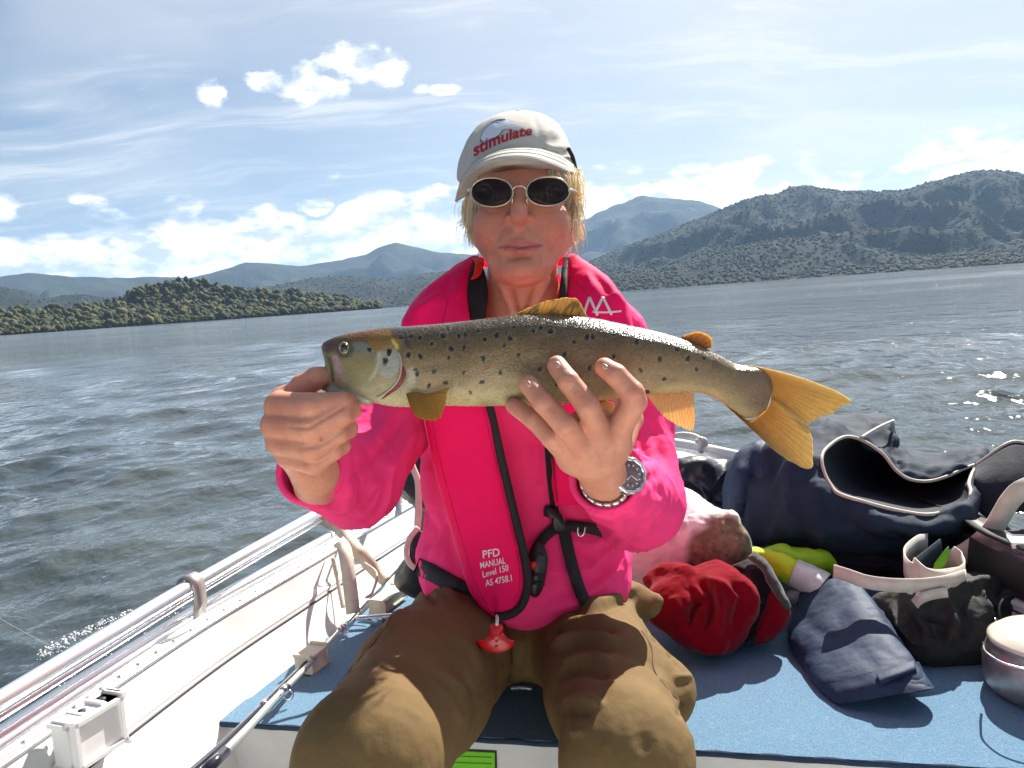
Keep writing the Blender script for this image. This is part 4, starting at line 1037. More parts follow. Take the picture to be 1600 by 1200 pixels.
s = Sdf(); s.ell(W(884, 312, 1.19), (.010, .050, .045)).ell(W(743, 330, 1.19), (.007, .040, .042)).ell(W(815, 320, 1.245), (.074, .075, .06), .02)
V, Q = s.mesh(.004); mesh('hair_base', V, Q, mat('hair_under', (0.70, 0.57, 0.36), 0.7, vary=.3, vscale=200, bump=.8, bscale=500), person)
smesh('earring', ptube([(897, 378, 1.172), (899, 386, 1.17), (896, 393, 1.17)], .0022, 8, 10), M['steel'], person)

# ------------------------------------------------------------------ cap
M['cap'] = mat('cap_cloth', (0.56, 0.525, 0.45), 0.85, vary=.06, vscale=25, bump=.5, bscale=1300, bdist=.0004, bump2=.35, b2scale=55, b2dist=.002)
def cap():
    o = [(716, 283), (714, 266), (720, 240), (734, 212), (752, 191), (776, 178), (806, 173.5), (838, 176), (862, 186), (879, 203), (889, 226), (897, 250), (900, 272), (880, 268), (850, 262), (800, 262), (760, 272), (735, 290)]
    V, Q = inflate(o, 1.205, .098, .098, 120, 18, ctr=(806, 246), ex=2.35)
    # the front panel leans towards the peak
    N = vnormals(V, Q)
    V = sculpt(V, N, [([(832, 176), (842, 205), (850, 243)], 2.2, -.0016), ([(764, 184), (752, 215), (742, 258)], 2.0, -.0012), ([(878, 204), (884, 236), (886, 262)], 2, -.0012),
                      ([(846, 226), (866, 232), (890, 226)], 6, .0035), ([(850, 238), (870, 244), (893, 238)], 5, -.003), ([(735, 238), (760, 228)], 6, .002), ([(860, 200), (872, 215)], 6, .002), ([(800, 222), (835, 224)], 5, -.0012), ([(745, 252), (790, 236), (840, 236), (880, 250)], 3, -.0015)])
    V = V + N * (0.0012 * fbm(V, 35, 3, 9))[:, None]
    return V, Q
Vc, Qc = cap()
capo = smesh('cap', (Vc, Qc), M['cap'], person); capb = bvh(Vc, Qc)
edge = smoothpath(np.array([(713, 312, 1.170), (719, 291, 1.132), (738, 267, 1.088), (767, 251, 1.060), (800, 245, 1.050), (834, 247, 1.056), (866, 257, 1.082), (884, 265, 1.108), (896, 268, 1.142)], float), 60)
att = smoothpath(np.array([(718, 300, 1.215), (723, 276, 1.180), (742, 252, 1.140), (770, 238, 1.118), (803, 231.5, 1.110), (838, 231, 1.113), (866, 238, 1.128), (884, 247, 1.150), (897, 258, 1.188)], float), 60)
def brim():
    top, bot = [], []
    for j, s in enumerate(np.linspace(0, 1, 12)):
        P = att * (1 - s) + edge * s; P[:, 1] -= 5.0 * np.sin(np.pi * s) * 0.9; top.append(P)
    A = [Wn(p) for p in top]; dn = np.array([0, 0, -1.0])
    thick = .0034
    B = [a - U * thick + F * .0005 for a in A]
    loops = [np.concatenate([A[i], B[i][::-1]]) for i in range(12)]
    return rings(loops)
br = smesh('brim', brim(), M['cap'], capo)
smesh('brim_piping', tube(Wn(edge) - U * .0017 - F * .0006, .0022, 8), mat('brim_edge', (0.50, 0.46, 0.40), 0.8), br)
for k in (.25, .5, .75): smesh('brim_stitch', tube([W(*(att[i] * (1 - k) + edge[i] * k - [0, 5.0 * math.sin(math.pi * k) * .9, 0])) + U * .0002 for i in range(4, 56)], .0005, 5), mat('stitch', (0.42, 0.39, 0.33), .9), br)
smesh('cap_button', inflate([(801, 176), (806, 172.5), (812, 171.5), (817, 173.5), (816, 176.5)], 1.205, .006), M['cap'], capo)
M['red_thread'] = mat('red_thread', s2l((176, 28, 52)), 0.7, bump=.5, bscale=1500, bdist=.0003)
tv, tf = text2d('stimulate', 0.030)
tw = tv[:, 0].max()
def cap_px(v):
    t = v[0] / tw; x = 741 + 90 * t; y0 = 245 - 56 * t + 22 * t * t; hgt = 27 - 6 * t      # lettering climbs the front panel
    return x + v[1] * (-2 + 4 * t), y0 - v[1] * hgt
decal('lettering', capb, tv, tf, cap_px, .0010, M['red_thread'], capo)
M['blue_thread'] = mat('blue_thread', s2l((88, 112, 165)), 0.7, bump=.5, bscale=1500, bdist=.0003); M['pale_thread'] = mat('pale_thread', s2l((222, 222, 226)), 0.7, bump=.5, bscale=1500, bdist=.0003)
def patch(name, pl, tree, mt, par, off=.001, n=48, m=5):
    o = closedpath(pl, n); c = o.mean(0); V, Fc = [], []
    pts = [c] + [c + (o[i] - c) * (k + 1) / m for k in range(m) for i in range(n)]
    Fc = [(0, 1 + i, 1 + (i + 1) % n) for i in range(n)] + [(1 + k * n + i, 1 + (k + 1) * n + i, 1 + (k + 1) * n + (i + 1) % n, 1 + k * n + (i + 1) % n) for k in range(m - 1) for i in range(n)]
    return decal(name, tree, np.array(pts), Fc, lambda v: v, off, mt, par)
patch('emblem', [(752, 218), (756, 206), (765, 197), (776, 193), (783, 197), (784, 205), (778, 213), (767, 217), (758, 221)], capb, M['pale_thread'], capo, .0010)
patch('emblem', [(779, 194), (789, 189), (800, 191), (809, 197), (813, 203), (802, 203), (791, 202), (783, 203)], capb, M['pale_thread'], capo, .0010)
def stitch(pts, w): smesh('emblem_outline', surf_ribbon(capb, pts, w, .0008, .0008, 24), M['blue_thread'], capo)
stitch([(751, 221), (755, 207), (765, 196), (777, 191), (784, 196)], 3.2); stitch([(758, 221), (768, 216), (779, 210), (785, 203)], 2.6); stitch([(784, 197), (781, 205), (772, 209)], 2.4); stitch([(757, 212), (763, 206), (770, 204)], 2.4)
stitch([(766, 192), (777, 187), (790, 186)], 2.0); stitch([(784, 192), (797, 189), (808, 195)], 1.4)
smesh('cap_strap', ptube([(888, 232, 1.155), (895, 246, 1.17), (899, 262, 1.19)], .003, 6, 10), M['black_web'], capo)

# ------------------------------------------------------------------ sunglasses
M['gold_frame'] = mat('gold_frame', (0.62, 0.52, 0.36), 0.22, metal=0.85)
M['lens'] = mat('dark_lens', (0.020, 0.010, 0.007), 0.20, spec=0.25)
sg = bpy.data.objects.new('sunglasses', None); COL.objects.link(sg); sg.parent = person
for cx, cy, rx, ry, rot, tilt, d0_ in ((768.5, 300.5, 32.5, 22.5, .02, -.006, 1.056), (856, 299, 33.5, 22.5, -.03, .006, 1.056)):
    ol = []
    for t in np.linspace(0, 2 * np.pi, 48, endpoint=False):
        a, c = rx * np.sign(np.cos(t)) * abs(np.cos(t)) ** .92, ry * np.sign(np.sin(t)) * abs(np.sin(t)) ** .95
        x = a * math.cos(rot) - c * math.sin(rot); y = a * math.sin(rot) + c * math.cos(rot)
        ol.append((cx + x, cy + y, d0_ + .010 * (abs(cx + x - 812) / 76.0) ** 2))
    ol = np.array(ol); ctr = ol.mean(0)
    lp = [Wn(np.concatenate([ctr[:2] + (ol[:, :2] - ctr[:2]) * s, (ol[:, 2:] - .0022 * (1 - s * s) + dz)], 1)) for s, dz in ((.03, -.0006), (.35, -.0006), (.7, -.0006), (.98, -.0006), (.98, .0008), (.5, .0008))]
    smesh('lens', rings(lp), M['lens'], sg)
    smesh('rim', tube(Wn(ol), .0013, 10, True), M['gold_frame'], sg)
smesh('bridge', ptube([(800, 297, 1.056), (805, 292, 1.0535), (812, 290.5, 1.053), (818, 292, 1.0535), (823, 297, 1.056)], .0012, 8, 20), M['gold_frame'], sg)
for x, s in ((798, -1), (826, 1)): smesh('nose_pad', ptube([(x, 305, 1.057), (x + s * -3, 311, 1.062), (x + s * -2, 318, 1.064)], .0016, 8, 10), M['gold_frame'], sg)
smesh('temple_arm', ptube([(887, 297, 1.066), (893, 297, 1.075), (900, 300, 1.12), (905, 306, 1.185)], .0022, 8, 16), M['gold_frame'], sg)
smesh('temple_arm', ptube([(737, 297, 1.066), (733, 297, 1.08), (732, 300, 1.12), (732, 306, 1.185)], .0022, 8, 16), M['gold_frame'], sg)

# ------------------------------------------------------------------ pink top
M['shirt'] = mat('pink_top_cloth', s2l((254, 62, 128)), 0.8, spec=.2, vary=.05, vscale=20, bump=.35, bscale=900, bdist=.0004, bump2=.3, b2scale=38, b2dist=.003)
s = Sdf()
s.ell(W(812, 590, 1.265), (.172, .165, .105)).ell(W(815, 745, 1.275), (.160, .17, .110), .05).ell(W(818, 868, 1.285), (.172, .092, .128), .04).ell(W(822, 912, 1.262), (.160, .070, .124), .03)
s.ell(W(740, 600, 1.19), (.06, .06, .05), .05).ell(W(880, 600, 1.19), (.06, .06, .05), .05)
s.cone(W(725, 500, 1.26), W(672, 548, 1.255), .056, .052, .04).cone(W(905, 490, 1.26), W(952, 530, 1.25), .058, .058, .04)
s.chain([(672, 552, 1.255, .052), (616, 660, 1.17, .054), (556, 750, 1.085, .061)], .02).chain([(556, 750, 1.085, .060), (484, 735, .925, .0405)], .02)
s.chain([(954, 534, 1.25, .058), (990, 660, 1.19, .055), (1000, 788, 1.11, .060)], .02).chain([(1000, 788, 1.11, .059), (947, 744, .915, .0430)], .02)
s.cone(W(818, 380, 1.22), W(816, 500, 1.215), .050, .064, .006, True)
cl_, cr_ = W(484, 735, .925), W(947, 744, .915)
dl_ = cl_ - W(556, 750, 1.085); dr_ = cr_ - W(1000, 788, 1.11)
s.cone(cl_ + dl_ * .3, cl_ - dl_ * .55, .0345, .034, .003, True).cone(cr_ + dr_ * .3, cr_ - dr_ * .55, .0365, .036, .003, True)
s.cut(cl_, dl_, .09).cut(cr_, dr_, .09)
s.cut(W(815, 955, 1.28), W(815, 955, 1.28) - W(812, 800, 1.28), .30)
V, Q = largest(*s.mesh(.0031)); V = relax(V, Q, 2, .5); N = vnormals(V, Q)
V = sculpt(V, N, [
    ([(640, 640), (600, 700), (560, 742), (530, 760)], 9, -.006, .6), ([(655, 665), (615, 728), (575, 775)], 9, .006, .6), ([(562, 690), (590, 722), (596, 760)], 7, -.005), ([(548, 712), (566, 745), (564, 785)], 7, -.004), ([(578, 670), (606, 700), (615, 735)], 7, .005),
    ([(455, 762), (490, 790), (530, 800)], 6, .0025), ([(462, 748), (482, 775), (520, 785)], 5, -.002), ([(530, 740), (520, 790)], 8, -.003), ([(545, 730), (540, 800)], 7, .003),
    ([(1008, 690), (1015, 740), (1045, 790)], 8, -.005, .5), ([(995, 680), (998, 720), (1030, 775)], 7, .005), ([(985, 775), (1010, 760), (1030, 735)], 7, -.004), ([(975, 800), (1010, 790), (1045, 770)], 8, .004), ([(960, 812), (1000, 820), (1045, 812)], 8, -.004), ([(1000, 610), (1020, 670), (1040, 730)], 9, -.004), ([(1015, 560), (1030, 640)], 8, .004),
    ([(905, 775), (930, 800), (965, 806)], 5, .003), ([(1000, 640), (985, 690)], 8, -.005),
    ([(668, 700), (690, 735), (705, 790)], 9, -.007, .5), ([(664, 720), (675, 770), (680, 820)], 8, .006), ([(655, 790), (680, 830), (660, 860)], 8, -.006), ([(690, 800), (705, 860), (715, 900)], 9, -.005), ([(672, 868), (692, 850), (700, 820)], 7, .005),
    ([(880, 790), (920, 870), (985, 890)], 10, -.006), ([(905, 900), (945, 870), (985, 825)], 10, .007, .4), ([(850, 935), (920, 905), (985, 850)], 10, -.006), ([(840, 960), (910, 935), (980, 880)], 9, .006), ([(880, 840), (930, 850), (980, 815)], 8, .005), ([(835, 680), (845, 760)], 9, -.006), ([(880, 690), (890, 760)], 9, .005),
    ([(830, 650), (850, 700), (848, 780)], 10, .006), ([(700, 905), (740, 935), (790, 955)], 8, .004)])
V = crease(V, Q, .0036, 15, 12, (1, 1, .6)); V = crease(V, Q, .0012, 42, 15)
V_sh, Q_sh = V, Q
shirt = mesh('pink_top', V, Q, M['shirt'], person); shb = bvh(V, Q)
for c, dv, r in ((cl_, dl_, .0383), (cr_, dr_, .0408)):
    dv = dv / np.linalg.norm(dv); a = np.cross(dv, [0, 0, 1.0]); a /= np.linalg.norm(a); b_ = np.cross(dv, a)
    smesh('cuff_hem', tube([c - dv * .001 + (a * math.cos(t) + b_ * math.sin(t)) * (r - .001) * (1 + .015 * math.sin(3 * t)) for t in np.linspace(0, 2 * np.pi, 48, endpoint=False)], .0042, 10, True), M['shirt'], shirt)

# ------------------------------------------------------------------ trousers
M['trousers'] = mat('khaki_cloth', s2l((110, 89, 56)), 0.85, spec=.2, vary=.10, vscale=14, bump=.4, bscale=1000, bdist=.0004, bump2=.4, b2scale=45, b2dist=.003)
s = Sdf()
s.ell(W(818, 968, 1.315), (.186, .080, .128)).cone(W(742, 980, 1.29), W(657, 1076, 1.03), .094, .087, .04).cone(W(657, 1076, 1.03), W(577, 1192, .80), .087, .071, .03).cone(W(577, 1192, .80), W(560, 1500, .845), .070, .062, .03)
s.cone(W(908, 982, 1.29), W(955, 1082, 1.05), .094, .081, .04).cone(W(955, 1082, 1.05), W(979, 1185, .85), .081, .0655, .03).cone(W(979, 1185, .85), W(978, 1470, .90), .064, .058, .03)
s.ell(W(1050, 1078, 1.02), (.030, .036, .05), .020)
s.cone(W(985, 935, 1.29), W(1016, 948, 1.27), .028, .018, .02)
s.ell(W(815, 868, 1.285), (.160, .10, .115), .012, True)
V, Q = s.mesh(.0038); V = relax(V, Q, 2, .5); N = vnormals(V, Q)
V = sculpt(V, N, [
    ([(868, 985), (900, 972), (960, 968)], 4.8, .009, .7), ([(862, 998), (905, 985), (970, 984)], 4.8, -.008), ([(858, 1010), (900, 995), (965, 996)], 4.8, .010, .7), ([(862, 1024), (905, 1012), (968, 1012)], 4.8, -.008),
    ([(876, 1042), (908, 1030), (958, 1034)], 4.8, .010, .7), ([(874, 1058), (910, 1050), (955, 1056)], 7, -.008), ([(880, 1098), (905, 1092), (945, 1100)], 7, .007, .7), ([(890, 1116), (925, 1112)], 8, -.005), ([(890, 1145), (915, 1142)], 5, .004),
    ([(880, 950), (930, 955), (990, 930)], 8, -.008), ([(900, 940), (950, 938), (1000, 915)], 7, .008), ([(995, 940), (1015, 975), (1040, 1010)], 6, -.007), ([(1000, 905), (1025, 930), (1032, 950)], 6, .008),
    ([(1000, 985), (1018, 1000), (1025, 1045), (1050, 1080), (1075, 1105)], 3.0, -.0018, .8), ([(1010, 985), (1040, 1010), (1062, 1045)], 4, -.006, .8), ([(1050, 1060), (1082, 1058)], 5, .006), ([(1060, 1120), (1076, 1090)], 5, -.006),
    ([(610, 965), (588, 1000), (560, 1030), (520, 1075)], 4, -.0025, .8), ([(640, 930), (625, 960), (600, 985)], 7, .007), ([(632, 905), (660, 920), (690, 945)], 6, -.006), ([(650, 900), (690, 915), (720, 940)], 5, .005),
    ([(700, 985), (735, 1010), (755, 1050)], 7, .004, .6), ([(690, 1020), (720, 1050), (740, 1090)], 7, -.004), ([(670, 1060), (700, 1090), (720, 1130)], 7, .003), ([(640, 1030), (690, 1050), (740, 1085)], 7, .003, .6),
    ([(800, 1000), (805, 1040), (800, 1070)], 8, -.008), ([(770, 985), (790, 1020), (795, 1060)], 8, .006), ([(820, 990), (815, 1030), (812, 1060)], 8, .005), ([(530, 1060), (575, 1075), (620, 1070)], 12, -.002), ([(560, 1010), (600, 1035), (650, 1030)], 10, .003),
    ([(1020, 1060), (1000, 1130), (1010, 1190)], 12, -.003), ([(940, 1080), (1000, 1075), (1040, 1090)], 14, .004), ([(955, 1010), (1000, 1030), (1030, 1060)], 12, -.004)])
V = crease(V, Q, .0016, 9, 31, (1, 1, 1)); V = crease(V, Q, .0008, 40, 35)
trou = mesh('trousers', V, Q, M['trousers'], person); trb = bvh(V, Q)
M['seam'] = mat('seam_thread', s2l((74, 54, 30)), 0.9)
smesh('pocket_seam', surf_ribbon(trb, [(1003, 985), (1018, 1010), (1022, 1045), (1040, 1072), (1068, 1102)], 1.8, .0004, .001, 30), M['seam'], trou)
smesh('pocket_seam', surf_ribbon(trb, [(612, 962), (588, 1000), (556, 1034), (528, 1070)], 1.8, .0004, .001, 30), M['seam'], trou)
smesh('fly_seam', surf_ribbon(trb, [(788, 975), (798, 1010), (803, 1050)], 1.6, .0004, .001, 20), M['seam'], trou)

# ------------------------------------------------------------------ life vest
M['vest'] = mat('vest_cloth', s2l((252, 18, 98)), 0.75, spec=.2, vary=.04, vscale=20, bump=.3, bscale=1100, bdist=.0003, bump2=.25, b2scale=26, b2dist=.004)
M['vest_lining'] = mat('vest_lining', (0.012, 0.012, 0.014), 0.7); M['orange'] = mat('orange_lining', s2l((240, 40, 20)), 0.6)
vest = bpy.data.objects.new('life_vest', None); COL.objects.link(vest); vest.parent = person
def pad(name, rows, mt, strokes=(), nv=90, nu=40, ex=3.0, nz=.0012, par=None):
    V, Q = striploft(rows, nv, nu, ex); N = vnormals(V, Q)
    V = sculpt(V, N, strokes); V = V + N * (nz * fbm(V, 24, 3, 17))[:, None]; V = crease(V, Q, nz * 1.1, 30, 5)
    smesh(name, (V, Q), mt, par or vest); return V, Q
LP = pad('front_panel', [(738, 400, 748, 400, 1.235, .012), (716, 412, 739, 417, 1.215, .022), (690, 429, 733, 437, 1.185, .030, .012), (662, 454, 730, 462, 1.158, .036, .012), (640, 480, 733, 492, 1.140, .036, .008), (626, 510, 742, 530, 1.128, .034), (640, 560, 752, 580, 1.120, .032), (660, 635, 766, 640, 1.118, .030),
    (676, 720, 785, 725, 1.122, .028), (697, 800, 803, 805, 1.126, .027), (717, 870, 818, 872, 1.130, .027), (733, 920, 822, 915, 1.134, .026), (752, 950, 814, 945, 1.138, .022), (773, 965, 798, 962, 1.140, .012)], M['vest'],
    [([(640, 486), (665, 478), (690, 455)], 6, .004), ([(650, 470), (690, 440)], 5, -.004), ([(700, 430), (690, 470), (680, 500)], 8, -.004), ([(720, 425), (712, 470)], 7, .004), ([(690, 760), (760, 770)], 14, .002), ([(720, 800), (790, 815)], 10, -.002)])
RP = pad('front_panel', [(884, 398, 896, 396, 1.235, .012), (885, 420, 915, 408, 1.215, .022), (884, 445, 944, 428, 1.190, .030, -.010), (882, 470, 968, 455, 1.165, .034, -.010), (878, 500, 985, 490, 1.150, .034), (872, 550, 990, 545, 1.142, .032), (866, 620, 975, 620, 1.140, .028), (862, 690, 950, 690, 1.145, .024), (862, 745, 930, 745, 1.150, .018), (868, 790, 915, 790, 1.155, .010)], M['vest'],
    [([(905, 420), (930, 450), (935, 490)], 7, .004), ([(925, 425), (955, 460)], 6, -.004), ([(960, 455), (975, 480)], 5, .003)])
pad('neck_band', [(748, 402, 752, 416, 1.27, .010), (772, 400, 772, 420, 1.31, .012), (815, 400, 815, 420, 1.33, .012), (860, 400, 860, 420, 1.31, .012), (886, 402, 882, 414, 1.27, .010)], M['vest'], ex=2)
pad('collar_lining', [(738, 404, 746, 402, 1.222, .006), (728, 425, 757, 426, 1.195, .008), (725, 450, 762, 455, 1.175, .008), (727, 480, 760, 485, 1.160, .008), (731, 510, 757, 512, 1.150, .008), (736, 540, 750, 540, 1.14, .006)], M['vest_lining'], nz=.0006)
pad('collar_tab', [(737, 402, 752, 402, 1.212, .003), (742, 412, 756, 412, 1.192, .003), (740, 428, 750, 430, 1.178, .003), (735, 436, 739, 437, 1.172, .003)], M['orange'], nz=.0004)
pad('collar_lining', [(880, 402, 889, 400, 1.215, .006), (877, 425, 887, 425, 1.185, .006), (875, 450, 886, 450, 1.165, .006), (874, 475, 883, 475, 1.155, .006)], M['vest_lining'], nz=.0004)
lb = bvh(*join(LP, RP))
vb = bvh(*join(LP, RP, (V_sh, Q_sh)))
smesh('panel_piping', ptube([(752, 580, 1.105), (766, 640, 1.102), (785, 725, 1.106), (804, 805, 1.110), (820, 872, 1.113), (824, 915, 1.116), (815, 946, 1.118), (797, 960, 1.120), (774, 964, 1.122)], .0062, 10, 70), M['black_web'], vest)
smesh('panel_edge', ptube([(660, 640, 1.117), (677, 720, 1.12), (698, 800, 1.124), (718, 870, 1.128), (735, 922, 1.132), (754, 951, 1.136)], .0016, 6, 50), mat('pink_edge', s2l((250, 70, 130)), .6), vest)
smesh('panel_edge', ptube([(862, 700, 1.13), (846, 655, 1.125)], .0018, 6, 10), M['vest'], vest)
# stitch lines
M['vest_stitch'] = mat('vest_stitch', s2l((186, 6, 60)), .7)
for pl in ([(756, 640), (775, 725), (794, 805), (809, 872), (812, 915), (803, 940)], [(672, 645), (688, 720), (709, 800), (729, 870), (745, 918), (762, 945)], [(700, 470), (690, 520), (700, 600)], [(900, 440), (925, 470), (940, 510)]):
    smesh('stitch_line', surf_ribbon(lb, pl, 1.3, -.0002, .0006, 60), M['vest_stitch'], vest)
# printing
def line_text(txt, x0, y0, x1, y1, hgt, par=vest):
    tv, tf = text2d(txt, 0.010); w = tv[:, 0].max(); hh = tv[:, 1].max(); dx, dy = (x1 - x0), (y1 - y0); L = math.hypot(dx, dy)
    decal('lettering', lb, tv, tf, lambda v: (x0 + dx * v[0] / w + dy / L * hgt * v[1] / hh * .55 * -1 * -1, y0 + dy * v[0] / w - dx / L * hgt * v[1] / hh), .0009, M['white_print'], par)
line_text('PFD', 755, 872, 781, 868, 12)
line_text('MANUAL', 751, 888, 790, 880, 10)
line_text('Level 150', 755, 902, 795, 891, 10)
line_text('AS 4758.1', 759, 916, 800, 907, 10)
for k, pl in enumerate(([(911, 494), (921, 464), (934, 493)], [(930, 488), (942, 464), (956, 492)])):
    smesh('printed_logo', surf_ribbon(lb, pl[:2], 4.0, -.0004, .0012, 12), M['white_print'], vest); smesh('printed_logo', surf_ribbon(lb, pl[1:], 4.0, -.0004, .0012, 12), M['white_print'], vest)
smesh('printed_logo', surf_ribbon(lb, [(926, 487), (945, 488), (971, 486)], 3.0, -.0002, .0012, 12), M['white_print'], vest)
# straps and buckle
smesh('waist_belt', surf_ribbon(shb, [(650, 884), (672, 894), (700, 909), (730, 924), (756, 932)], [1][0] * 27, .001, .002, 40), M['black_web'], vest)
smesh('strap', surf_ribbon(vb, [(857, 700), (860, 740), (864, 775), (869, 808)], 12, .001, .002, 30), M['black_web'], vest)
sdp = [dep(cast(shb, a_, b_)[0]) - .007 for a_, b_ in ((862, 826), (890, 822), (925, 826))]
P_ = Wn(smoothpath(np.array([(862, 826, sdp[0]), (890, 822, sdp[1]), (925, 826, sdp[2]), (962, 838, sdp[2] + .022), (1000, 856, sdp[2] + .06)], float), 40))
smesh('strap', ribbon(P_, -F, .0165, .0025), M['black_web'], vest)
smesh('strap', surf_ribbon(shb, [(880, 822), (888, 860), (900, 905), (914, 940), (928, 962)], 19, .004, .0022, 40), M['black_web'], vest)
smesh('strap', surf_ribbon(vb, [(872, 822), (852, 838), (838, 858), (830, 885)], 17, .003, .0025, 30), M['black_web'], vest)
def onv(px, py, off): return dep(cast(vb, px, py, 0)[0]) - off
bk = smesh('buckle', plate([(838, 846), (850, 852), (856, 870), (853, 900), (846, 925), (836, 934), (826, 926), (824, 900), (828, 870)], onv(845, 890, .012), .014, n=40), M['black_plastic'], vest)
smesh('buckle_button', inflate([(829, 878), (837, 877), (839, 884), (834, 891), (827, 887)], onv(845, 890, .021), .004), mat('red_button', s2l((190, 22, 30)), .35), bk)
for yy in (862, 895, 908): smesh('buckle_slot', plate([(834, yy), (852, yy + 2), (851, yy + 7), (833, yy + 5)], onv(845, 890, .019), .004), M['black_web'], bk)
smesh('buckle_ladder', plate([(852, 790), (868, 794), (880, 808), (884, 826), (872, 834), (862, 826), (862, 808), (850, 806)], onv(868, 812, .008), .010, n=36), M['black_plastic'], vest)
smesh('strap_ring', ptube([(903, 822, onv(905, 830, .006)), (903, 834, onv(905, 830, .007)), (907, 838, onv(905, 830, .007)), (912, 834, onv(905, 830, .007)), (914, 823, onv(905, 830, .006))], .0016, 8, 20), M['steel'], vest)
# pull handle
dh = min(dep(cast(trb, a_, b_)[0]) for a_, b_ in ((776, 1005), (745, 1002), (803, 1004), (776, 1022), (776, 985), (790, 1018), (760, 1018))) - .010
M['red_plastic'] = mat('red_plastic', s2l((206, 12, 22)), 0.32, coat=.4)
ph = smesh('pull_handle', plate([(766, 977), (775, 974), (785, 977), (787, 990), (795, 998), (803, 1001), (803, 1008), (793, 1016), (776, 1020), (758, 1016), (747, 1008), (745, 1000), (757, 999), (764, 991)], dh, .009, n=64), M['red_plastic'], vest)
smesh('pull_cord', ptube([(776, 962, onv(778, 952, .004)), (777, 968, dh), (776, 979, dh - .002)], .0022, 8, 12), M['white_rope'], ph)
for yy in (984, 993, 1002, 1010): smesh('handle_stud', inflate([(774, yy - 2), (777, yy - 2.4), (778.5, yy), (776, yy + 2.4), (773.5, yy + 1)], dh - .0045, .0012, n=14, m=3), M['red_plastic'], ph)

# ------------------------------------------------------------------ watch and wrist cord
wc = W(946, 749, .885); ax = W(948, 755, .93) - W(941, 738, .862); ax /= np.linalg.norm(ax)
a1 = np.cross(ax, [0, 0, 1.0]); a1 /= np.linalg.norm(a1); a2 = np.cross(ax, a1)
def wring(c, r, rr, name, mt, par, n=60, sq=1.0, wob=0): return smesh(name, tube([c + (a1 * math.cos(t) * sq + a2 * math.sin(t)) * (r + wob * math.sin(5 * t)) for t in np.linspace(0, 2 * np.pi, n, endpoint=False)], rr, 8, True), mt, par)
watch = bpy.data.objects.new('watch', None); COL.objects.link(watch); watch.parent = person
pts_w = [wc + ax * .012 + (a1 * math.cos(t) + a2 * math.sin(t)) * .0262 for t in np.linspace(0, 2 * np.pi, 40)]
nr_ = np.array([(a1 * math.cos(t) + a2 * math.sin(t)) for t in np.linspace(0, 2 * np.pi, 40)])
for k in range(18):
    q_ = np.linspace(k / 18 * 2 * np.pi, (k + .86) / 18 * 2 * np.pi, 4); e_ = np.array([a1 * math.cos(t) + a2 * math.sin(t) for t in q_])
    smesh('bracelet_link', ribbon(wc + ax * .012 + e_ * .0258, e_, .0195 - .002 * (k % 2), .0034), M['steel'], watch)
tc = W(978, 744, .866) ; wn = (W(974, 744, .868) - (wc + ax * .012)); wn -= ax * (wn @ ax) * .5; wn /= np.linalg.norm(wn); wn = (wn + (CAM - tc) / np.linalg.norm(CAM - tc) * .8); wn /= np.linalg.norm(wn)
wx = np.cross(wn, [0, 0, 1.0]); wx /= np.linalg.norm(wx); wy = np.cross(wn, wx)
def disc(name, c, r, h, mt, par, n=40, bev=.2): return smesh(name, rings([[c + (wx * math.cos(t) + wy * math.sin(t)) * r * q + wn * z for t in np.linspace(0, 2 * np.pi, n, endpoint=False)] for q, z in ((1, 0), (1, h * (1 - bev)), (1 - bev * h / r, h), (.2, h))]), mt, par)
cs = disc('watch_case', tc, .0205, .0085, M['steel'], watch)
smesh('bezel', tube([tc + wn * .0085 + (wx * math.cos(t) + wy * math.sin(t)) * .0178 * (1 + .025 * math.cos(12 * t)) for t in np.linspace(0, 2 * np.pi, 72, endpoint=False)], .0024, 8, True), M['steel'], cs)
disc('dial', tc + wn * .0084, .0160, .0008, mat('dial_face', (0.16, 0.10, 0.11), .15, coat=.6, vary=.3, vscale=160), watch)
for t in range(12):
    q = t / 12 * 2 * math.pi; dv = wx * math.cos(q) + wy * math.sin(q)
    smesh('hour_mark', tube([tc + wn * .0098 + dv * .0100, tc + wn * .0098 + dv * .0122], .0007, 5), M['white_print'], watch)
for q, l in ((.6, .007), (2.4, .010)): smesh('watch_hand', tube([tc + wn * .0102, tc + wn * .0102 + (wx * math.cos(q) + wy * math.sin(q)) * l], .0006, 5), M['white_print'], watch)
smesh('crown_button', tube([tc + wn * .004 + wx * .018, tc + wn * .004 + wx * .0225], .0024, 10), M['steel'], watch)
wring(W(943, 741, .868), .0243, .0018, 'wrist_cord', M['black_web'], person, wob=.0006)
kx = W(970, 722, .846); smesh('cord_knot', join(tube([kx + [-.004, 0, -.003], kx, kx + [.004, -.001, .004]], .0035, 8, n=8), tube([kx, kx + [.001, -.004, .010]], .0018, 6, n=5)), M['black_web'], person)
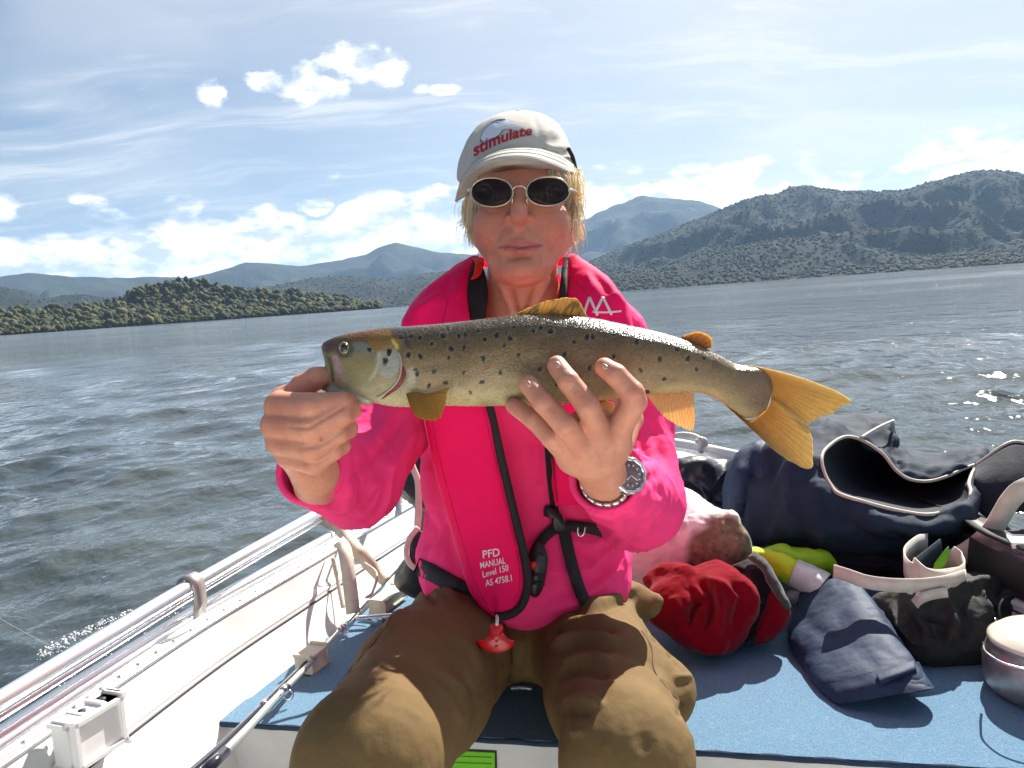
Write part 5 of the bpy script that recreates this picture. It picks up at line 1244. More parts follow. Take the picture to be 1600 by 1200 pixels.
# ------------------------------------------------------------------ trout
trout = empty('trout', 'spotted brown trout with amber fins held across the chest', 'fish', W(830, 570, .83))
frows = [(502, 541, 503, 549, .826, .003), (505, 535.5, 508, 570, .825, .0085), (512, 531, 510, 600, .824, .0125), (524, 526, 518, 611, .823, .0160), (546, 520, 542, 618, .822, .0205), (580, 514, 576, 627, .822, .0250), (610, 511, 604, 634, .822, .0270),
         (640, 509.5, 636, 636, .823, .0275), (680, 506.5, 680, 634, .824, .0290), (740, 500, 742, 635, .826, .0305), (800, 492.5, 802, 634, .828, .0315), (860, 490, 862, 633, .829, .0315), (920, 495.5, 912, 629, .830, .0305), (980, 507.5, 962, 623, .830, .0285),
         (1035, 520, 1010, 616, .829, .0255), (1085, 536, 1058, 614, .828, .0220), (1122, 554, 1096, 615, .827, .0185), (1150, 568, 1124, 626, .826, .0155), (1172, 572, 1143, 642, .825, .0135), (1190, 577, 1162, 653, .824, .0110), (1203, 590, 1180, 652, .824, .0075), (1208, 606, 1198, 640, .824, .0030)]
NV, NU = 520, 132
V, Q = striploft(frows, NV, NU, 2.15)
P = proj(V); n0 = NV * NU
A = smoothpath(np.array(frows), NV); tt = np.concatenate([np.repeat(np.linspace(0, 1, NV), NU), [0, 1]])
top = np.vstack([np.repeat(A[:, :2], NU, 0), A[:1, :2], A[-1:, :2]]); bot = np.vstack([np.repeat(A[:, 2:4], NU, 0), A[:1, 2:4], A[-1:, 2:4]])
f = np.clip(((P[:, :2] - top) * (bot - top)).sum(1) / (((bot - top) ** 2).sum(1) + 1e-9), 0, 1)     # 0 back, 1 belly
x, y = P[:, 0], P[:, 1]
N = vnormals(V, Q)
front = P[:, 2] < np.concatenate([np.repeat(A[:, 4], NU), [.83, .83]]) + .002
# head relief (both flanks): cheek, gill cover edge, jaw, eye socket
HS = [([(628, 566), (634, 582), (628, 600), (612, 616), (596, 624)], 4.5, -.0045), ([(616, 545), (622, 560), (619, 585), (606, 606), (588, 617)], 6, .0022), ([(592, 545), (592, 565), (584, 585), (575, 596)], 3.2, -.0012), ([(586, 552), (586, 570), (578, 588)], 4, .0012),
      ([(520, 556), (527, 574), (532, 596)], 4.0, .0022), ([(528, 556), (536, 578), (538, 598)], 3, -.0018), ([(512, 560), (518, 585), (520, 606)], 4, -.0030), ([(525, 602), (560, 610), (600, 622)], 3.5, -.0014), ([(545, 565), (560, 585), (575, 575)], 9, .0012), ([(615, 520), (632, 534), (640, 552)], 3, -.0014), ([(640, 560), (650, 590), (640, 615)], 5, .0014)]
V = sculpt(V, N, HS); V = sculpt(V, N, [([(537, 533), (529, 543), (537, 554), (546, 544), (537, 533)], 3, .0012), ([(625, 525), (900, 560), (1180, 612)], 2.2, -.0003)])
c_back, c_mid, c_low, c_bel = np.array([.050, .033, .015]), np.array([.185, .122, .052]), np.array([.300, .225, .110]), np.array([.45, .38, .19])
wob = .05 * fbm(np.stack([x / 60, y / 25, 0 * x], -1), 1, 3, 3)
def ramp(v, xs, cs): return np.stack([np.interp(v, xs, np.array(cs)[:, k]) for k in range(3)], 1)
col = ramp(f + wob, [0, .07, .30, .55, .78, .95], [c_back, c_back * 1.25, c_mid * .92, c_mid * 1.15, c_low, c_bel])
col = lerpc(col, (.22, .145, .065), .75 * np.clip((x - 960) / 180, 0, 1) * np.clip(1.2 - f * .4, 0, 1))
col = lerpc(col, (.38, .26, .110), .6 * np.clip((x - 960) / 160, 0, 1) * np.clip((f - .55) * 3, 0, 1))
head = np.clip((628 - x + (y - 570) * .1) / 14, 0, 1) * (x < 650)
hc = ramp(f, [0, .10, .33, .6, 1], [(.055, .028, .010), (.15, .065, .015), (.24, .185, .085), (.31, .255, .115), (.44, .39, .23)])
col = col * (1 - head[:, None]) + hc * head[:, None]
def dab(cx, cy, rx, ry, c, a=1.0, soft=.5):
    global col
    q = ((x - cx) / rx) ** 2 + ((y - cy) / ry) ** 2; col = lerpc(col, c, a * np.clip((1.0 + soft - q) / soft, 0, 1))
dab(560, 548, 16, 12, (.22, .24, .20), .7, .8); dab(606, 566, 16, 22, (.33, .34, .29), .8, .8); dab(600, 534, 22, 13, (.30, .155, .020), .75, .9); dab(580, 525, 34, 8, (.20, .085, .02), .6, .9)
dab(562, 572, 14, 18, (.30, .22, .07), .6, .9); dab(570, 590, 20, 12, (.30, .26, .12), .5, .9); dab(512, 540, 10, 9, (.10, .05, .028), .8, .9); dab(538, 545, 13, 12, (.09, .05, .02), .7, .8); dab(628, 519, 15, 9, (.030, .026, .022), .8, .8)
def line(pts, w, c, a=1.0):
    global col
    d, t, _ = polydist(np.stack([x, y], 1), smoothpath(np.array(pts, float), 24)); col = lerpc(col, c, a * np.clip(1.6 - d / w, 0, 1) * np.clip(np.minimum(t, 1 - t) * 8 + .1, 0, 1))
line([(521, 553), (527, 568), (531, 590), (529, 600)], 4.2, (.46, .27, .27), .85); line([(527, 590), (529, 600), (526, 606)], 5, (.50, .20, .12), .7)
line([(513, 556), (518, 575), (521, 600)], 2.2, (.10, .06, .03), .9); line([(592, 548), (592, 565), (584, 585), (575, 596)], 2.2, (.50, .44, .30), .8)
line([(612, 530), (618, 538), (622, 546)], 2.2, (.62, .50, .12), .9); line([(605, 618), (585, 616), (560, 606)], 3, (.42, .38, .26), .6)
line([(640, 572), (644, 588), (638, 606), (628, 620)], 6, (.44, .40, .28), .75); line([(628, 520), (634, 530), (642, 548)], 3, (.05, .03, .015), .7)
# scales: fine light and dark facets
sc_ = vnoise(np.stack([x / 3.4 + .5 * (np.floor(y / 2.6) % 2), y / 2.6, 0 * x], -1), 1.0, 8); body_m = np.clip((x - 640) / 20, 0, 1) * np.clip((1190 - x) / 20, 0, 1)
col *= (1 + .30 * sc_ * body_m * np.clip(1.2 - f, 0, 1))[:, None]
col *= (1 + .18 * fbm(np.stack([x / 40, y / 18, 0 * x], -1), 1, 3, 21))[:, None]
spots = [(577, 546, 3), (608, 550, 4.2), (602, 564, 4.2), (627, 527), (642, 525), (656, 528), (675, 538), (692, 525), (638, 555), (657, 557), (702, 560), (678, 581), (725, 582), (670, 603), (696, 598), (753, 597), (757, 530), (727, 523), (755, 560), (717, 525), (747, 516), (725, 543), (705, 545),
         (776, 524), (797, 529), (803, 511), (833, 517), (845, 512), (860, 518), (882, 507), (788, 540), (810, 554), (782, 582), (843, 578), (882, 554), (897, 535), (917, 527), (926, 526), (929, 512), (960, 521), (959, 557), (921, 575), (995, 534), (1034, 530), (1031, 561), (1001, 579), (1038, 592), (1058, 545), (1088, 577), (1011, 613, 3.5),
         (770, 505), (820, 500), (700, 512), (665, 514), (905, 503), (945, 506), (975, 515), (1010, 521), (1060, 531), (1100, 560), (905, 590), (870, 600), (690, 620, 2.5), (735, 613, 2.5), (985, 598), (1075, 560), (652, 584, 3.2), (649, 578, 2.8)]
g = np.random.default_rng(6)
for s_ in spots:
    r = (s_[2] if len(s_) > 2 else g.uniform(2.3, 3.6)); ang = np.arctan2(y - s_[1], x - s_[0]); k0 = g.uniform(0, 6.3); q = np.hypot(x - s_[0], (y - s_[1]) * .92) / (r * (1 + .10 * np.sin(3 * ang + k0) + .16 * np.sin(2 * ang + 2 * k0)))
    col = lerpc(col, np.array([.40, .36, .25]) * (1 if f.mean() else 1), .22 * np.clip((2.1 - q) / .7, 0, 1) * (q > 1)); col = lerpc(col, (.010, .008, .007), 1.0 * np.clip((1.35 - q) / .35, 0, 1))
for cx, cy in ((848, 538), (917, 513), (1003, 560), (968, 585), (760, 575)): dab(cx, cy, 3.0, 2.6, (.20, .035, .015), .6, .7)
ped = np.clip((x - 1150) / 40, 0, 1); col = lerpc(col, (.17, .095, .065), .6 * ped)
def fish_mat():
    m = mat('trout_skin', attr=True, rough=0.34, spec=.45, coat=.08); t = NT(m.node_tree); b = t.n['Principled BSDF']; b.inputs['Metallic'].default_value = .04
    a = t.new('ShaderNodeAttribute'); a.attribute_name = 'FishUV'
    vo = t.new('ShaderNodeTexVoronoi', feature='F1'); t.l.new(t.mapping(a.outputs['Vector'], (300, 1, 1)), vo.inputs['Vector']); vo.inputs['Scale'].default_value = 1.0
    uv = t.mapping(a.outputs['Vector'], (250, 150, 1)); vo2 = t.new('ShaderNodeTexVoronoi', feature='F1'); t.l.new(uv, vo2.inputs['Vector']); vo2.inputs['Scale'].default_value = 1.0; vo2.inputs['Randomness'].default_value = .75
    bn = t.new('ShaderNodeBump'); bn.inputs['Strength'].default_value = .6; bn.inputs['Distance'].default_value = .0009; t.l.new(t.m('SUBTRACT', 1.0, vo2.outputs['Distance']), bn.inputs['Height']); 
    b2 = t.new('ShaderNodeBump'); b2.inputs['Strength'].default_value = .25; b2.inputs['Distance'].default_value = .003; t.l.new(t.noise(t.new('ShaderNodeTexCoord').outputs['Object'], 60, 4), b2.inputs['Height']); t.l.new(b2.outputs[0], bn.inputs['Normal'])
    t.l.new(bn.outputs[0], b.inputs['Normal']); b.inputs['Coat Roughness'].default_value = .16
    rg = t.sstep(vo2.outputs['Color'], 0.0, 1.0, .14, .40); t.l.new(rg, b.inputs['Roughness'])
    t.l.new(bn.outputs[0], b.inputs['Coat Normal'])
    return m
M['trout'] = fish_mat()
fb = smesh('body', (V, Q), M['trout'], trout, col=col)
uvw = np.zeros((len(fb.data.vertices), 3), np.float32); uvw[:len(V), 0] = (x / 850); uvw[:len(V), 1] = f * .55
at = fb.data.attributes.new('FishUV', 'FLOAT_VECTOR', 'POINT'); at.data.foreach_set('vector', uvw.ravel())
ftree = bvh(V, Q)
for o in (fb,): o.data.update()
# fins: thin rayed sheets
M['fin'] = mat('fin', attr=True, rough=.35, spec=.5, trans=.55, coat=.15)
def fin(name, base, edge, d0_, d1_, c0, c1, nr_=22, blotch=0, ragged=0, nrays=18, thick=.0011, seed=1, ripple=.0012, par=trout):
    B = smoothpath(np.array(base, float), 72); E = smoothpath(np.array(edge, float), 72); g = np.random.default_rng(seed); L = []; C = []
    rag = 1 + ragged * (vnoise(np.stack([np.arange(72) * .7, np.zeros(72), np.zeros(72)], -1), 1, seed))
    for i, s in enumerate(np.linspace(0, 1, nr_)):
        s2 = s * (1 - .0) ; P = B * (1 - s2) + E * s2; P = B + (P - B) * rag[:, None] if ragged else P
        rays = np.sin(np.linspace(0, nrays * 2 * np.pi, 72)); dd = d0_ + (d1_ - d0_) * s + ripple * rays * .35 + ripple * 1.4 * np.sin(np.linspace(0, 7, 72) + 2 * s) * s
        L.append(np.concatenate([P, dd[:, None]], 1)); c = np.array(c0) * (1 - s) + np.array(c1) * s; k = (1 + .10 * rays)[:, None] * (1 + .12 * g.normal(size=(72, 1)) * .5)
        cc = c[None] * k
        if blotch: n_ = fbm(np.stack([(P[:, 0] + .6 * P[:, 1]) / 5, P[:, 1] / 9, 0 * P[:, 0]], -1), 1.0, 3, 5); cc = lerpc(cc, (.05, .03, .01), blotch * np.clip((n_ - .1) * 2.2, 0, 1))
        C.append(cc)
    A = Wn(np.array(L)); n = F * thick
    loops = [np.concatenate([A[i], (A[i] + n * (1 - .7 * i / nr_))[::-1]]) for i in range(nr_)]; cols = np.concatenate([np.concatenate([C[i], C[i][::-1]]) for i in range(nr_)] + [np.array([C[0].mean(0), C[-1].mean(0)])])
    return smesh(name, rings(loops, False, False), M['fin'], par, cols[:-2])
fin('dorsal_fin', [(801, 494), (830, 492), (862, 491), (890, 493), (919, 497)], [(806, 490), (838, 476), (870, 467), (900, 467), (917, 493)], .828, .829, (.48, .30, .080), (.70, .47, .15), blotch=.5, ragged=.05, seed=3)
fin('adipose_fin', [(1062, 529), (1078, 535), (1092, 541), (1102, 545)], [(1068, 524), (1092, 518), (1111, 527), (1113, 543)], .828, .828, (.22, .10, .02), (.60, .31, .07), ripple=.0003, nrays=6, thick=.004, seed=4)
fin('anal_fin', [(1010, 614), (1035, 613), (1060, 613), (1084, 615)], [(1012, 620), (1040, 652), (1080, 672), (1086, 655)], .826, .826, (.80, .50, .22), (.90, .64, .30), ragged=.03, seed=5)
fin('pectoral_fin', [(634, 615), (645, 612), (656, 613), (664, 616)], [(640, 634), (652, 652), (686, 654), (701, 606)], .796, .784, (.38, .22, .045), (.60, .33, .05), ragged=.03, seed=6, thick=.0013, ripple=.0004)
fin('pelvic_fin', [(905, 626), (915, 626), (925, 625), (940, 623)], [(905, 640), (930, 655), (955, 650), (960, 630)], .838, .850, (.45, .27, .12), (.6, .40, .2), seed=7)
fin('tail_fin', [(1152, 571), (1180, 577), (1198, 596), (1204, 612), (1206, 624)], [(1170, 570), (1225, 582), (1285, 602), (1328, 625), (1305, 642), (1282, 652), (1262, 661), (1240, 645), (1215, 628)], .824, .822, (.46, .24, .045), (.62, .46, .17), ragged=.02, nrays=24, seed=8, thick=.0016, ripple=.0004)
fin('tail_fin', [(1206, 618), (1202, 634), (1188, 648), (1168, 656), (1128, 628)], [(1225, 634), (1248, 652), (1264, 666), (1269, 697), (1267, 731), (1245, 726), (1215, 708), (1180, 676), (1150, 648)], .825, .815, (.46, .24, .045), (.62, .46, .17), ragged=.02, nrays=24, seed=9, thick=.0016, ripple=.0004)
# eye
def on_fish(px, py, off): return dep(cast(ftree, px, py, 0)[0]) - off
de = on_fish(538, 544, 0)
eye = smesh('eye', inflate([(537, 533.5), (544, 537), (546, 545), (542, 553), (535, 554), (529.5, 547), (530.5, 538)], de - .0006, .0038, n=32, m=6), mat('eye_ring', (.30, .24, .13), .12, metal=.4, coat=1), trout)
smesh('pupil', inflate([(537, 537), (542, 540), (543, 545.5), (540, 550), (535, 550), (532, 545.5), (533, 540)], de - .0036, .0017, n=28, m=5), mat('pupil', (.006, .006, .008), .05, coat=1), eye)
# gill opening showing the red gills
gp = [(627, 567), (631, 574), (634, 584), (631, 595), (623, 606), (611, 615), (596, 624.5), (603, 616), (613, 607), (621, 596), (625, 583)]
V2, Q2 = inflate(gp, .8, .002, n=60, m=6, ctr=(622, 598))
P2 = proj(V2); 
for i in range(len(V2)):
    h = cast(ftree, P2[i, 0], P2[i, 1], 0.0)
    if h is not None: V2[i] = W(P2[i, 0], P2[i, 1], dep(h[0]) + (P2[i, 2] - .8) * .5 - .0003)
smesh('gill', (V2, Q2), mat('gill_red', (.17, .006, .010), .3, vary=.5, vscale=400, bump=.8, bscale=600), trout)
smesh('gill_cover_edge', ptube([(px, py, on_fish(px, py, .0008)) for px, py in ((622, 550), (626, 560), (627, 575), (623, 592), (613, 605), (600, 615), (590, 620))], .0011, 8, 40), mat('gill_edge', (.36, .32, .22), .25, coat=.5), trout)
# lower jaw pulled open by the thumb
jl = Sdf(); jl.chain([(506, 606, .822, .0034), (520, 611, .814, .0060), (545, 618, .812, .0075), (575, 624, .815, .006)], .004); jl.chain([(507, 606, .830, .0028), (520, 610, .834, .0055), (560, 618, .836, .007)], .004)
Vj, Qj = jl.mesh(.0012); Pj = proj(Vj); cj = np.tile([.33, .29, .19], (len(Vj), 1)) * (1 + .2 * fbm(Vj, 200, 2, 3))[:, None]; cj = lerpc(cj, (.16, .12, .07), .6 * np.clip((515 - Pj[:, 0]) / 8, 0, 1))
mesh('lower_jaw', Vj, Qj, mat('jaw_skin', attr=True, rough=.3, coat=.5, spec=.5), trout, col=cj)
# ------------------------------------------------------------------ things on the deck
DZ_ = 0.0
_W, _Wn = W, Wn
def W(px, py, d): return _W(px, py, d + DZ_)
def Wn(P):
    P = np.array(P, float); P[..., 2] += DZ_; return _Wn(P)
def lie(px, py, up=0.0): return dep(G(px, py, ZD + up))
DZ_ = 0.24
def cloth(name, rough=.85, c=(.1, .1, .1), v=.12, **k): return mat(name, c, rough, vary=v, vscale=k.pop('vs', 22), bump=.5, bscale=900, bdist=.0005, bump2=k.pop('b2', .5), b2scale=k.pop('b2s', 42), b2dist=.003, **k)
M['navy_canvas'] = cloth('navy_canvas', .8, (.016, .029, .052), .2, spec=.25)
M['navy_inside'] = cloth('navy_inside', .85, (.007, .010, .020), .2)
M['navy_cloth'] = cloth('navy_cloth', .65, (.018, .036, .078), .18, spec=.3)
M['piping'] = mat('pale_piping', (.50, .44, .36), .6, vary=.15, vscale=60)
M['tarp'] = cloth('dark_tarp', .35, (.013, .017, .026), .2, spec=.6)

# dark cloth spread on the deck under the bag
DZ_ = 0.0
V, Q = inflate([(1180, 856), (1240, 846), (1330, 850), (1420, 852), (1500, 838), (1560, 820), (1600, 840), (1600, 900), (1540, 930), (1440, 930), (1380, 912), (1300, 908), (1220, 890)], 1.56, .05, n=120, m=14); N = vnormals(V, Q); V = crease(V, Q, .016, 10, 77)
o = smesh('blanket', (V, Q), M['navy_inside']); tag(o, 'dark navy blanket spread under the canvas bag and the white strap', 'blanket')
DZ_ = 0.05
# big navy canvas bag lying open towards the camera
bag = empty('canvas_bag', 'large navy canvas bag lying open with pale piping round its mouth', 'bag', G(1340, 880, ZD))
rim = [(1284, 716, 1.50), (1292, 700, 1.53), (1318, 683, 1.57), (1345, 687, 1.58), (1378, 708, 1.57), (1400, 735, 1.55), (1422, 749, 1.54), (1450, 752, 1.54), (1478, 745, 1.54), (1505, 733, 1.55), (1524, 727, 1.56), (1518, 742, 1.53), (1514, 756, 1.49), (1517, 768, 1.46), (1512, 783, 1.44), (1490, 795, 1.42), (1450, 804, 1.41), (1400, 797, 1.41), (1350, 784, 1.42), (1312, 772, 1.44), (1298, 758, 1.46), (1288, 738, 1.48)]
outl = [(1166, 716, 1.64), (1178, 690, 1.68), (1226, 668, 1.73), (1296, 652, 1.78), (1345, 652, 1.80), (1388, 656, 1.78), (1400, 684, 1.72), (1420, 702, 1.72), (1462, 706, 1.72), (1500, 704, 1.72), (1540, 700, 1.72), (1546, 740, 1.66), (1538, 780, 1.56), (1528, 810, 1.50), (1510, 842, 1.46), (1490, 856, 1.45), (1440, 868, 1.44), (1390, 868, 1.44), (1310, 864, 1.46), (1240, 858, 1.50), (1168, 850, 1.54), (1150, 790, 1.60)]
def closed3(pts, n):
    pts = np.array(pts, float); k = len(pts); ext = np.vstack([pts, pts, pts]); t = np.arange(3 * k); x_ = np.linspace(k, 2 * k, n, endpoint=False)
    i = np.floor(x_).astype(int); u = (x_ - i)[:, None]; p0, p1, p2, p3 = ext[i - 1], ext[i], ext[i + 1], ext[(i + 2) % (3 * k)]
    return .5 * (2 * p1 + (p2 - p0) * u + (2 * p0 - 5 * p1 + 4 * p2 - p3) * u**2 + (3 * p1 - p0 - 3 * p2 + p3) * u**3)
Rm, Ot = closed3(rim, 160), closed3(outl, 160); cen = np.array([1400, 762, 1.72])
ins = [Wn(np.concatenate([cen[None, :2] + (Rm[:, :2] - cen[:2]) * s, (Rm[:, 2:] + (1 - s) ** .6 * .22)], 1)) for s in (.06, .25, .45, .65, .82, .93, 1.0)]
out_ = []
for s in np.linspace(0, 1, 26):
    P = Rm * (1 - s) + Ot * s; P[:, 2] += -.035 * np.sin(np.pi * s) + .004 * (s == 0); out_.append(Wn(P))
bk_ = [Wn(np.concatenate([cen[None, :2] + (Ot[:, :2] - cen[:2]) * s, Ot[:, 2:] + dz], 1)) for s, dz in ((.99, .05), (.93, .12), (.7, .2), (.3, .24))]
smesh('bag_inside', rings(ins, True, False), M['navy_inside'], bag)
V, Q = rings(out_ + bk_, False, True); N = vnormals(V, Q)
if (N[160 * 12] @ (CAM - V[160 * 12])) < 0: Q = Q[:, ::-1]; N = -N
V = sculpt(V, N, [([(1300, 780), (1340, 830), (1400, 855), (1460, 840)], 14, -.018, .5), ([(1290, 760), (1270, 810), (1290, 850)], 14, .012), ([(1220, 700), (1200, 760), (1195, 840)], 14, -.016, .6), ([(1245, 690), (1235, 760), (1240, 850)], 12, .012), ([(1180, 700), (1168, 760), (1172, 840)], 8, .010),
                  ([(1300, 668), (1340, 690), (1385, 695)], 7, -.010), ([(1330, 690), (1375, 670), (1398, 662)], 6, .008), ([(1395, 690), (1405, 720), (1410, 738)], 5, -.01), ([(1440, 715), (1480, 720), (1500, 715)], 6, -.008), ([(1400, 720), (1450, 735), (1500, 720)], 5, .006), ([(1290, 668), (1320, 672)], 7, .012), ([(1350, 800), (1420, 825), (1500, 815)], 10, .010), ([(1380, 830), (1440, 850), (1500, 840)], 8, -.010)])
V = crease(V, Q, .014, 7, 5, (1, 1, .6)); V = crease(V, Q, .004, 22, 8)
for i in range(160): V[i] = Wn(np.array([Rm[i]]))[0]
smesh('bag_body', (V, Q), M['navy_canvas'], bag)
smesh('bag_piping', tube(Wn(Rm - [0, 0, .004]), .0034, 8, True), M['piping'], bag)
smesh('bag_seam', tube(Wn(smoothpath(np.array([(1345, 684, 1.60), (1372, 668, 1.66), (1396, 657, 1.72)], float), 20) - [0, 0, .03]), .0032, 6), M['piping'], bag)
# its flap with the long pale edge
fl_ = [(1524, 727, 1.55), (1545, 712, 1.545), (1570, 695, 1.545), (1590, 690, 1.55), (1625, 702, 1.56), (1660, 740, 1.56)]
lo_ = [(1520, 765, 1.50), (1530, 800, 1.47), (1560, 815, 1.46), (1590, 800, 1.46), (1630, 800, 1.46), (1670, 800, 1.46)]
Fa, Fb = smoothpath(np.array(fl_, float), 40), smoothpath(np.array(lo_, float), 40)
lp = []
for s in np.linspace(0, 1, 16): P = Fa * (1 - s) + Fb * s; P[:, 2] += -.03 * np.sin(np.pi * s) + .010 * np.sin(np.linspace(0, 9, 40)) * s; lp.append(np.concatenate([Wn(P), Wn(P + [0, 0, .010])[::-1]]))
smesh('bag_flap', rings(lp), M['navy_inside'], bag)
smesh('bag_piping', tube(Wn(Fa), .0034, 8), M['piping'], bag)

# dark glossy tarp heaped in the bow, and black bag behind the person
DZ_ = 0.05
V, Q = inflate([(1010, 715), (1045, 706), (1095, 712), (1140, 715), (1172, 700), (1190, 720), (1200, 780), (1190, 840), (1120, 850), (1040, 840), (1000, 800)], 1.95, .10, n=140, m=20); N = vnormals(V, Q)
V = sculpt(V, N, [([(1050, 740), (1090, 730), (1140, 745)], 12, .02), ([(1050, 765), (1090, 770), (1130, 800)], 10, -.02), ([(1085, 750), (1110, 790), (1120, 820)], 8, .02), ([(1120, 730), (1150, 760), (1160, 800)], 10, -.02)]); V = crease(V, Q, .02, 9, 8)
o = smesh('tarp', (V, Q), M['tarp']); tag(o, 'crumpled glossy dark tarp heaped in the bow beside the pink sleeve', 'tarp')
DZ_ = 0.08
V, Q = inflate([(1128, 800), (1134, 750), (1150, 715), (1172, 692), (1196, 684), (1222, 700), (1236, 760), (1240, 850), (1180, 852), (1140, 840)], 1.62, .08, n=120, m=16); N = vnormals(V, Q)
V = sculpt(V, N, [([(1160, 720), (1150, 780), (1150, 840)], 9, .012), ([(1180, 700), (1172, 770), (1170, 840)], 8, -.014), ([(1198, 700), (1195, 760)], 8, .01)]); V = crease(V, Q, .008, 12, 18)
o = smesh('jacket', (V, Q), M['navy_cloth']); tag(o, 'bundled navy jacket propped behind the spotted dog against the canvas bag', 'jacket')
DZ_ = 0.0
bb = empty('black_bag', 'black bag with white strap and trim wedged behind the person by the rail', 'bag', G(650, 900, ZD))
V, Q = inflate([(606, 745), (622, 712), (645, 700), (690, 690), (760, 700), (760, 930), (690, 935), (640, 925), (620, 905), (655, 850), (648, 800), (625, 780)], 1.62, .09, n=120, m=16, ctr=(690, 820)); N = vnormals(V, Q); V += N * (.010 * fbm(V, 10, 4, 2))[:, None]
smesh('bag_body', (V, Q), cloth('black_nylon', .5, (.014, .014, .017), .2), bb)
smesh('bag_strap', ribbon(Wn(smoothpath(np.array([(636, 704, 1.50), (645, 730, 1.49), (653, 752, 1.48), (654, 790, 1.47), (652, 830, 1.46)], float), 30)), -F, .012, .003), M['white_web'], bb)
V, Q = striploft([(650, 826, 672, 836, 1.44, .006), (638, 850, 665, 855, 1.43, .010), (636, 868, 664, 872, 1.42, .010), (646, 886, 668, 890, 1.42, .006)], 30, 16); smesh('side_pocket', (V, Q), cloth('navy_nylon', .55, (.018, .022, .04), .2), bb)
smesh('pocket_trim', ptube([(653, 824, 1.425), (640, 842, 1.415), (635, 862, 1.41), (640, 880, 1.41), (652, 890, 1.41)], .0052, 8, 24), M['white_web'], bb)

# ------------------------------------------------------------------ dog asleep behind the gear
DZ_ = 0.17
dog = empty('dog', 'short haired white dog with a brown patch asleep on the deck', 'dog', G(1080, 920, ZD))
s = Sdf()
s.ell(W(1040, 858, 1.42), (.105, .085, .09)).ell(W(1092, 845, 1.36), (.082, .070, .072), .05).ell(W(1128, 862, 1.33), (.045, .060, .055), .03)
s.cone(W(1125, 818, 1.32), W(1140, 812, 1.315), .020, .018, .018).cone(W(1142, 812, 1.31), W(1150, 822, 1.305), .014, .011, .006)      # folded ear
s.cone(W(1128, 836, 1.31), W(1152, 846, 1.30), .024, .020, .014).cone(W(1152, 846, 1.30), W(1156, 880, 1.31), .022, .020, .014)     # brow and muzzle, tucked down
s.cone(W(1060, 800, 1.40), W(1000, 830, 1.45), .05, .05, .03)
s.cone(W(1030, 880, 1.42), W(1000, 930, 1.46), .07, .05, .04).cone(W(1110, 885, 1.36), W(1080, 925, 1.40), .045, .03, .03)
V, Q = largest(*s.mesh(.0030)); V = relax(V, Q, 2); N = vnormals(V, Q)
V = sculpt(V, N, [([(1134, 806), (1142, 818), (1152, 826)], 3, -.004), ([(1128, 830), (1146, 834), (1160, 838)], 4, -.004), ([(1076, 850), (1082, 880), (1080, 900)], 8, -.003), ([(1146, 870), (1150, 885)], 4, -.003), ([(1158, 850), (1164, 866)], 5, .002)]); N = vnormals(V, Q); V += N * (.0012 * fbm(V, 120, 2, 3))[:, None]
P = proj(V); nz = fbm(V, 70, 3, 7) * 2.5
cd = np.tile([.68, .57, .52], (len(V), 1)) * (1 + .06 * fbm(V, 40, 3, 2))[:, None]
cd = lerpc(cd, (.74, .72, .68), np.clip((850 - P[:, 1]) / 40, 0, 1) * .9)  # whiter towards the top: lit top and pink shade put into the colour
Pw = P[:, :2] + np.stack([nz, fbm(V, 70, 3, 9) * 2.5], 1)
k = polymask(Pw, [(1072, 905), (1073, 870), (1076, 845), (1086, 832), (1100, 822), (1106, 808), (1126, 803), (1142, 806), (1180, 820), (1180, 930), (1072, 930)], 7)
brown = np.array([.190, .140, .080]) * (1 + .35 * fbm(V, 160, 3, 12))[:, None]; cd = cd * (1 - k[:, None]) + brown * k[:, None]
for c_, r in (((1067, 793), 9), ((1047, 838), 9), ((1064, 822), 7)): cd = lerpc(cd, (.36, .26, .20), .6 * np.clip(1.6 - np.hypot(Pw[:, 0] - c_[0], Pw[:, 1] - c_[1]) / r, 0, 1))
mesh('dog_body', V, Q, mat('dog_coat', attr=True, rough=.75, spec=.25, bump=.6, bscale=700, bdist=.001, sheen=.25), dog, col=cd)
smesh('nose', inflate([(1155, 884), (1163, 882), (1167, 890), (1161, 897), (1154, 893)], 1.295, .008, n=20, m=5), M['black_rubber'], dog)

# ------------------------------------------------------------------ hi-vis jacket: lime body, silver tape, navy sleeve
DZ_ = 0.00
hv = empty('hi_vis_jacket', 'lime and navy work jacket with silver tape and one sleeve flung forward', 'jacket', G(1300, 950, ZD))
M['lime'] = cloth('lime_cloth', .6, s2l((196, 218, 20)), .10); M['lime_shaded'] = cloth('lime_shade_cloth', .6, s2l((150, 198, 20)), .12)  # panel lime is a darker copy with shade put into the colour
V, Q = inflate([(1190, 862), (1215, 852), (1250, 857), (1290, 864), (1308, 878), (1312, 892), (1280, 894), (1230, 888), (1195, 882)], 1.49, .030, n=90, m=12); N = vnormals(V, Q); V += N * (.006 * fbm(V, 25, 3, 6))[:, None]
smesh('lime_panel', (V, Q), M['lime_shaded'], hv)
V, Q = striploft([(1160, 858, 1164, 882, 1.52, .02), (1185, 857, 1186, 884, 1.50, .026), (1215, 862, 1207, 898, 1.475, .032), (1248, 876, 1232, 914, 1.455, .034)], 40, 28); N = vnormals(V, Q); V += N * (.004 * fbm(V, 32, 3, 16))[:, None]
smesh('lime_sleeve', (V, Q), M['lime'], hv)
V, Q = striploft([(1247, 874, 1230, 915, 1.453, .036), (1272, 884, 1250, 925, 1.435, .036), (1298, 897, 1268, 935, 1.42, .036)], 24, 28); N = vnormals(V, Q); V += N * (.0012 * fbm(V, 40, 3, 26))[:, None]
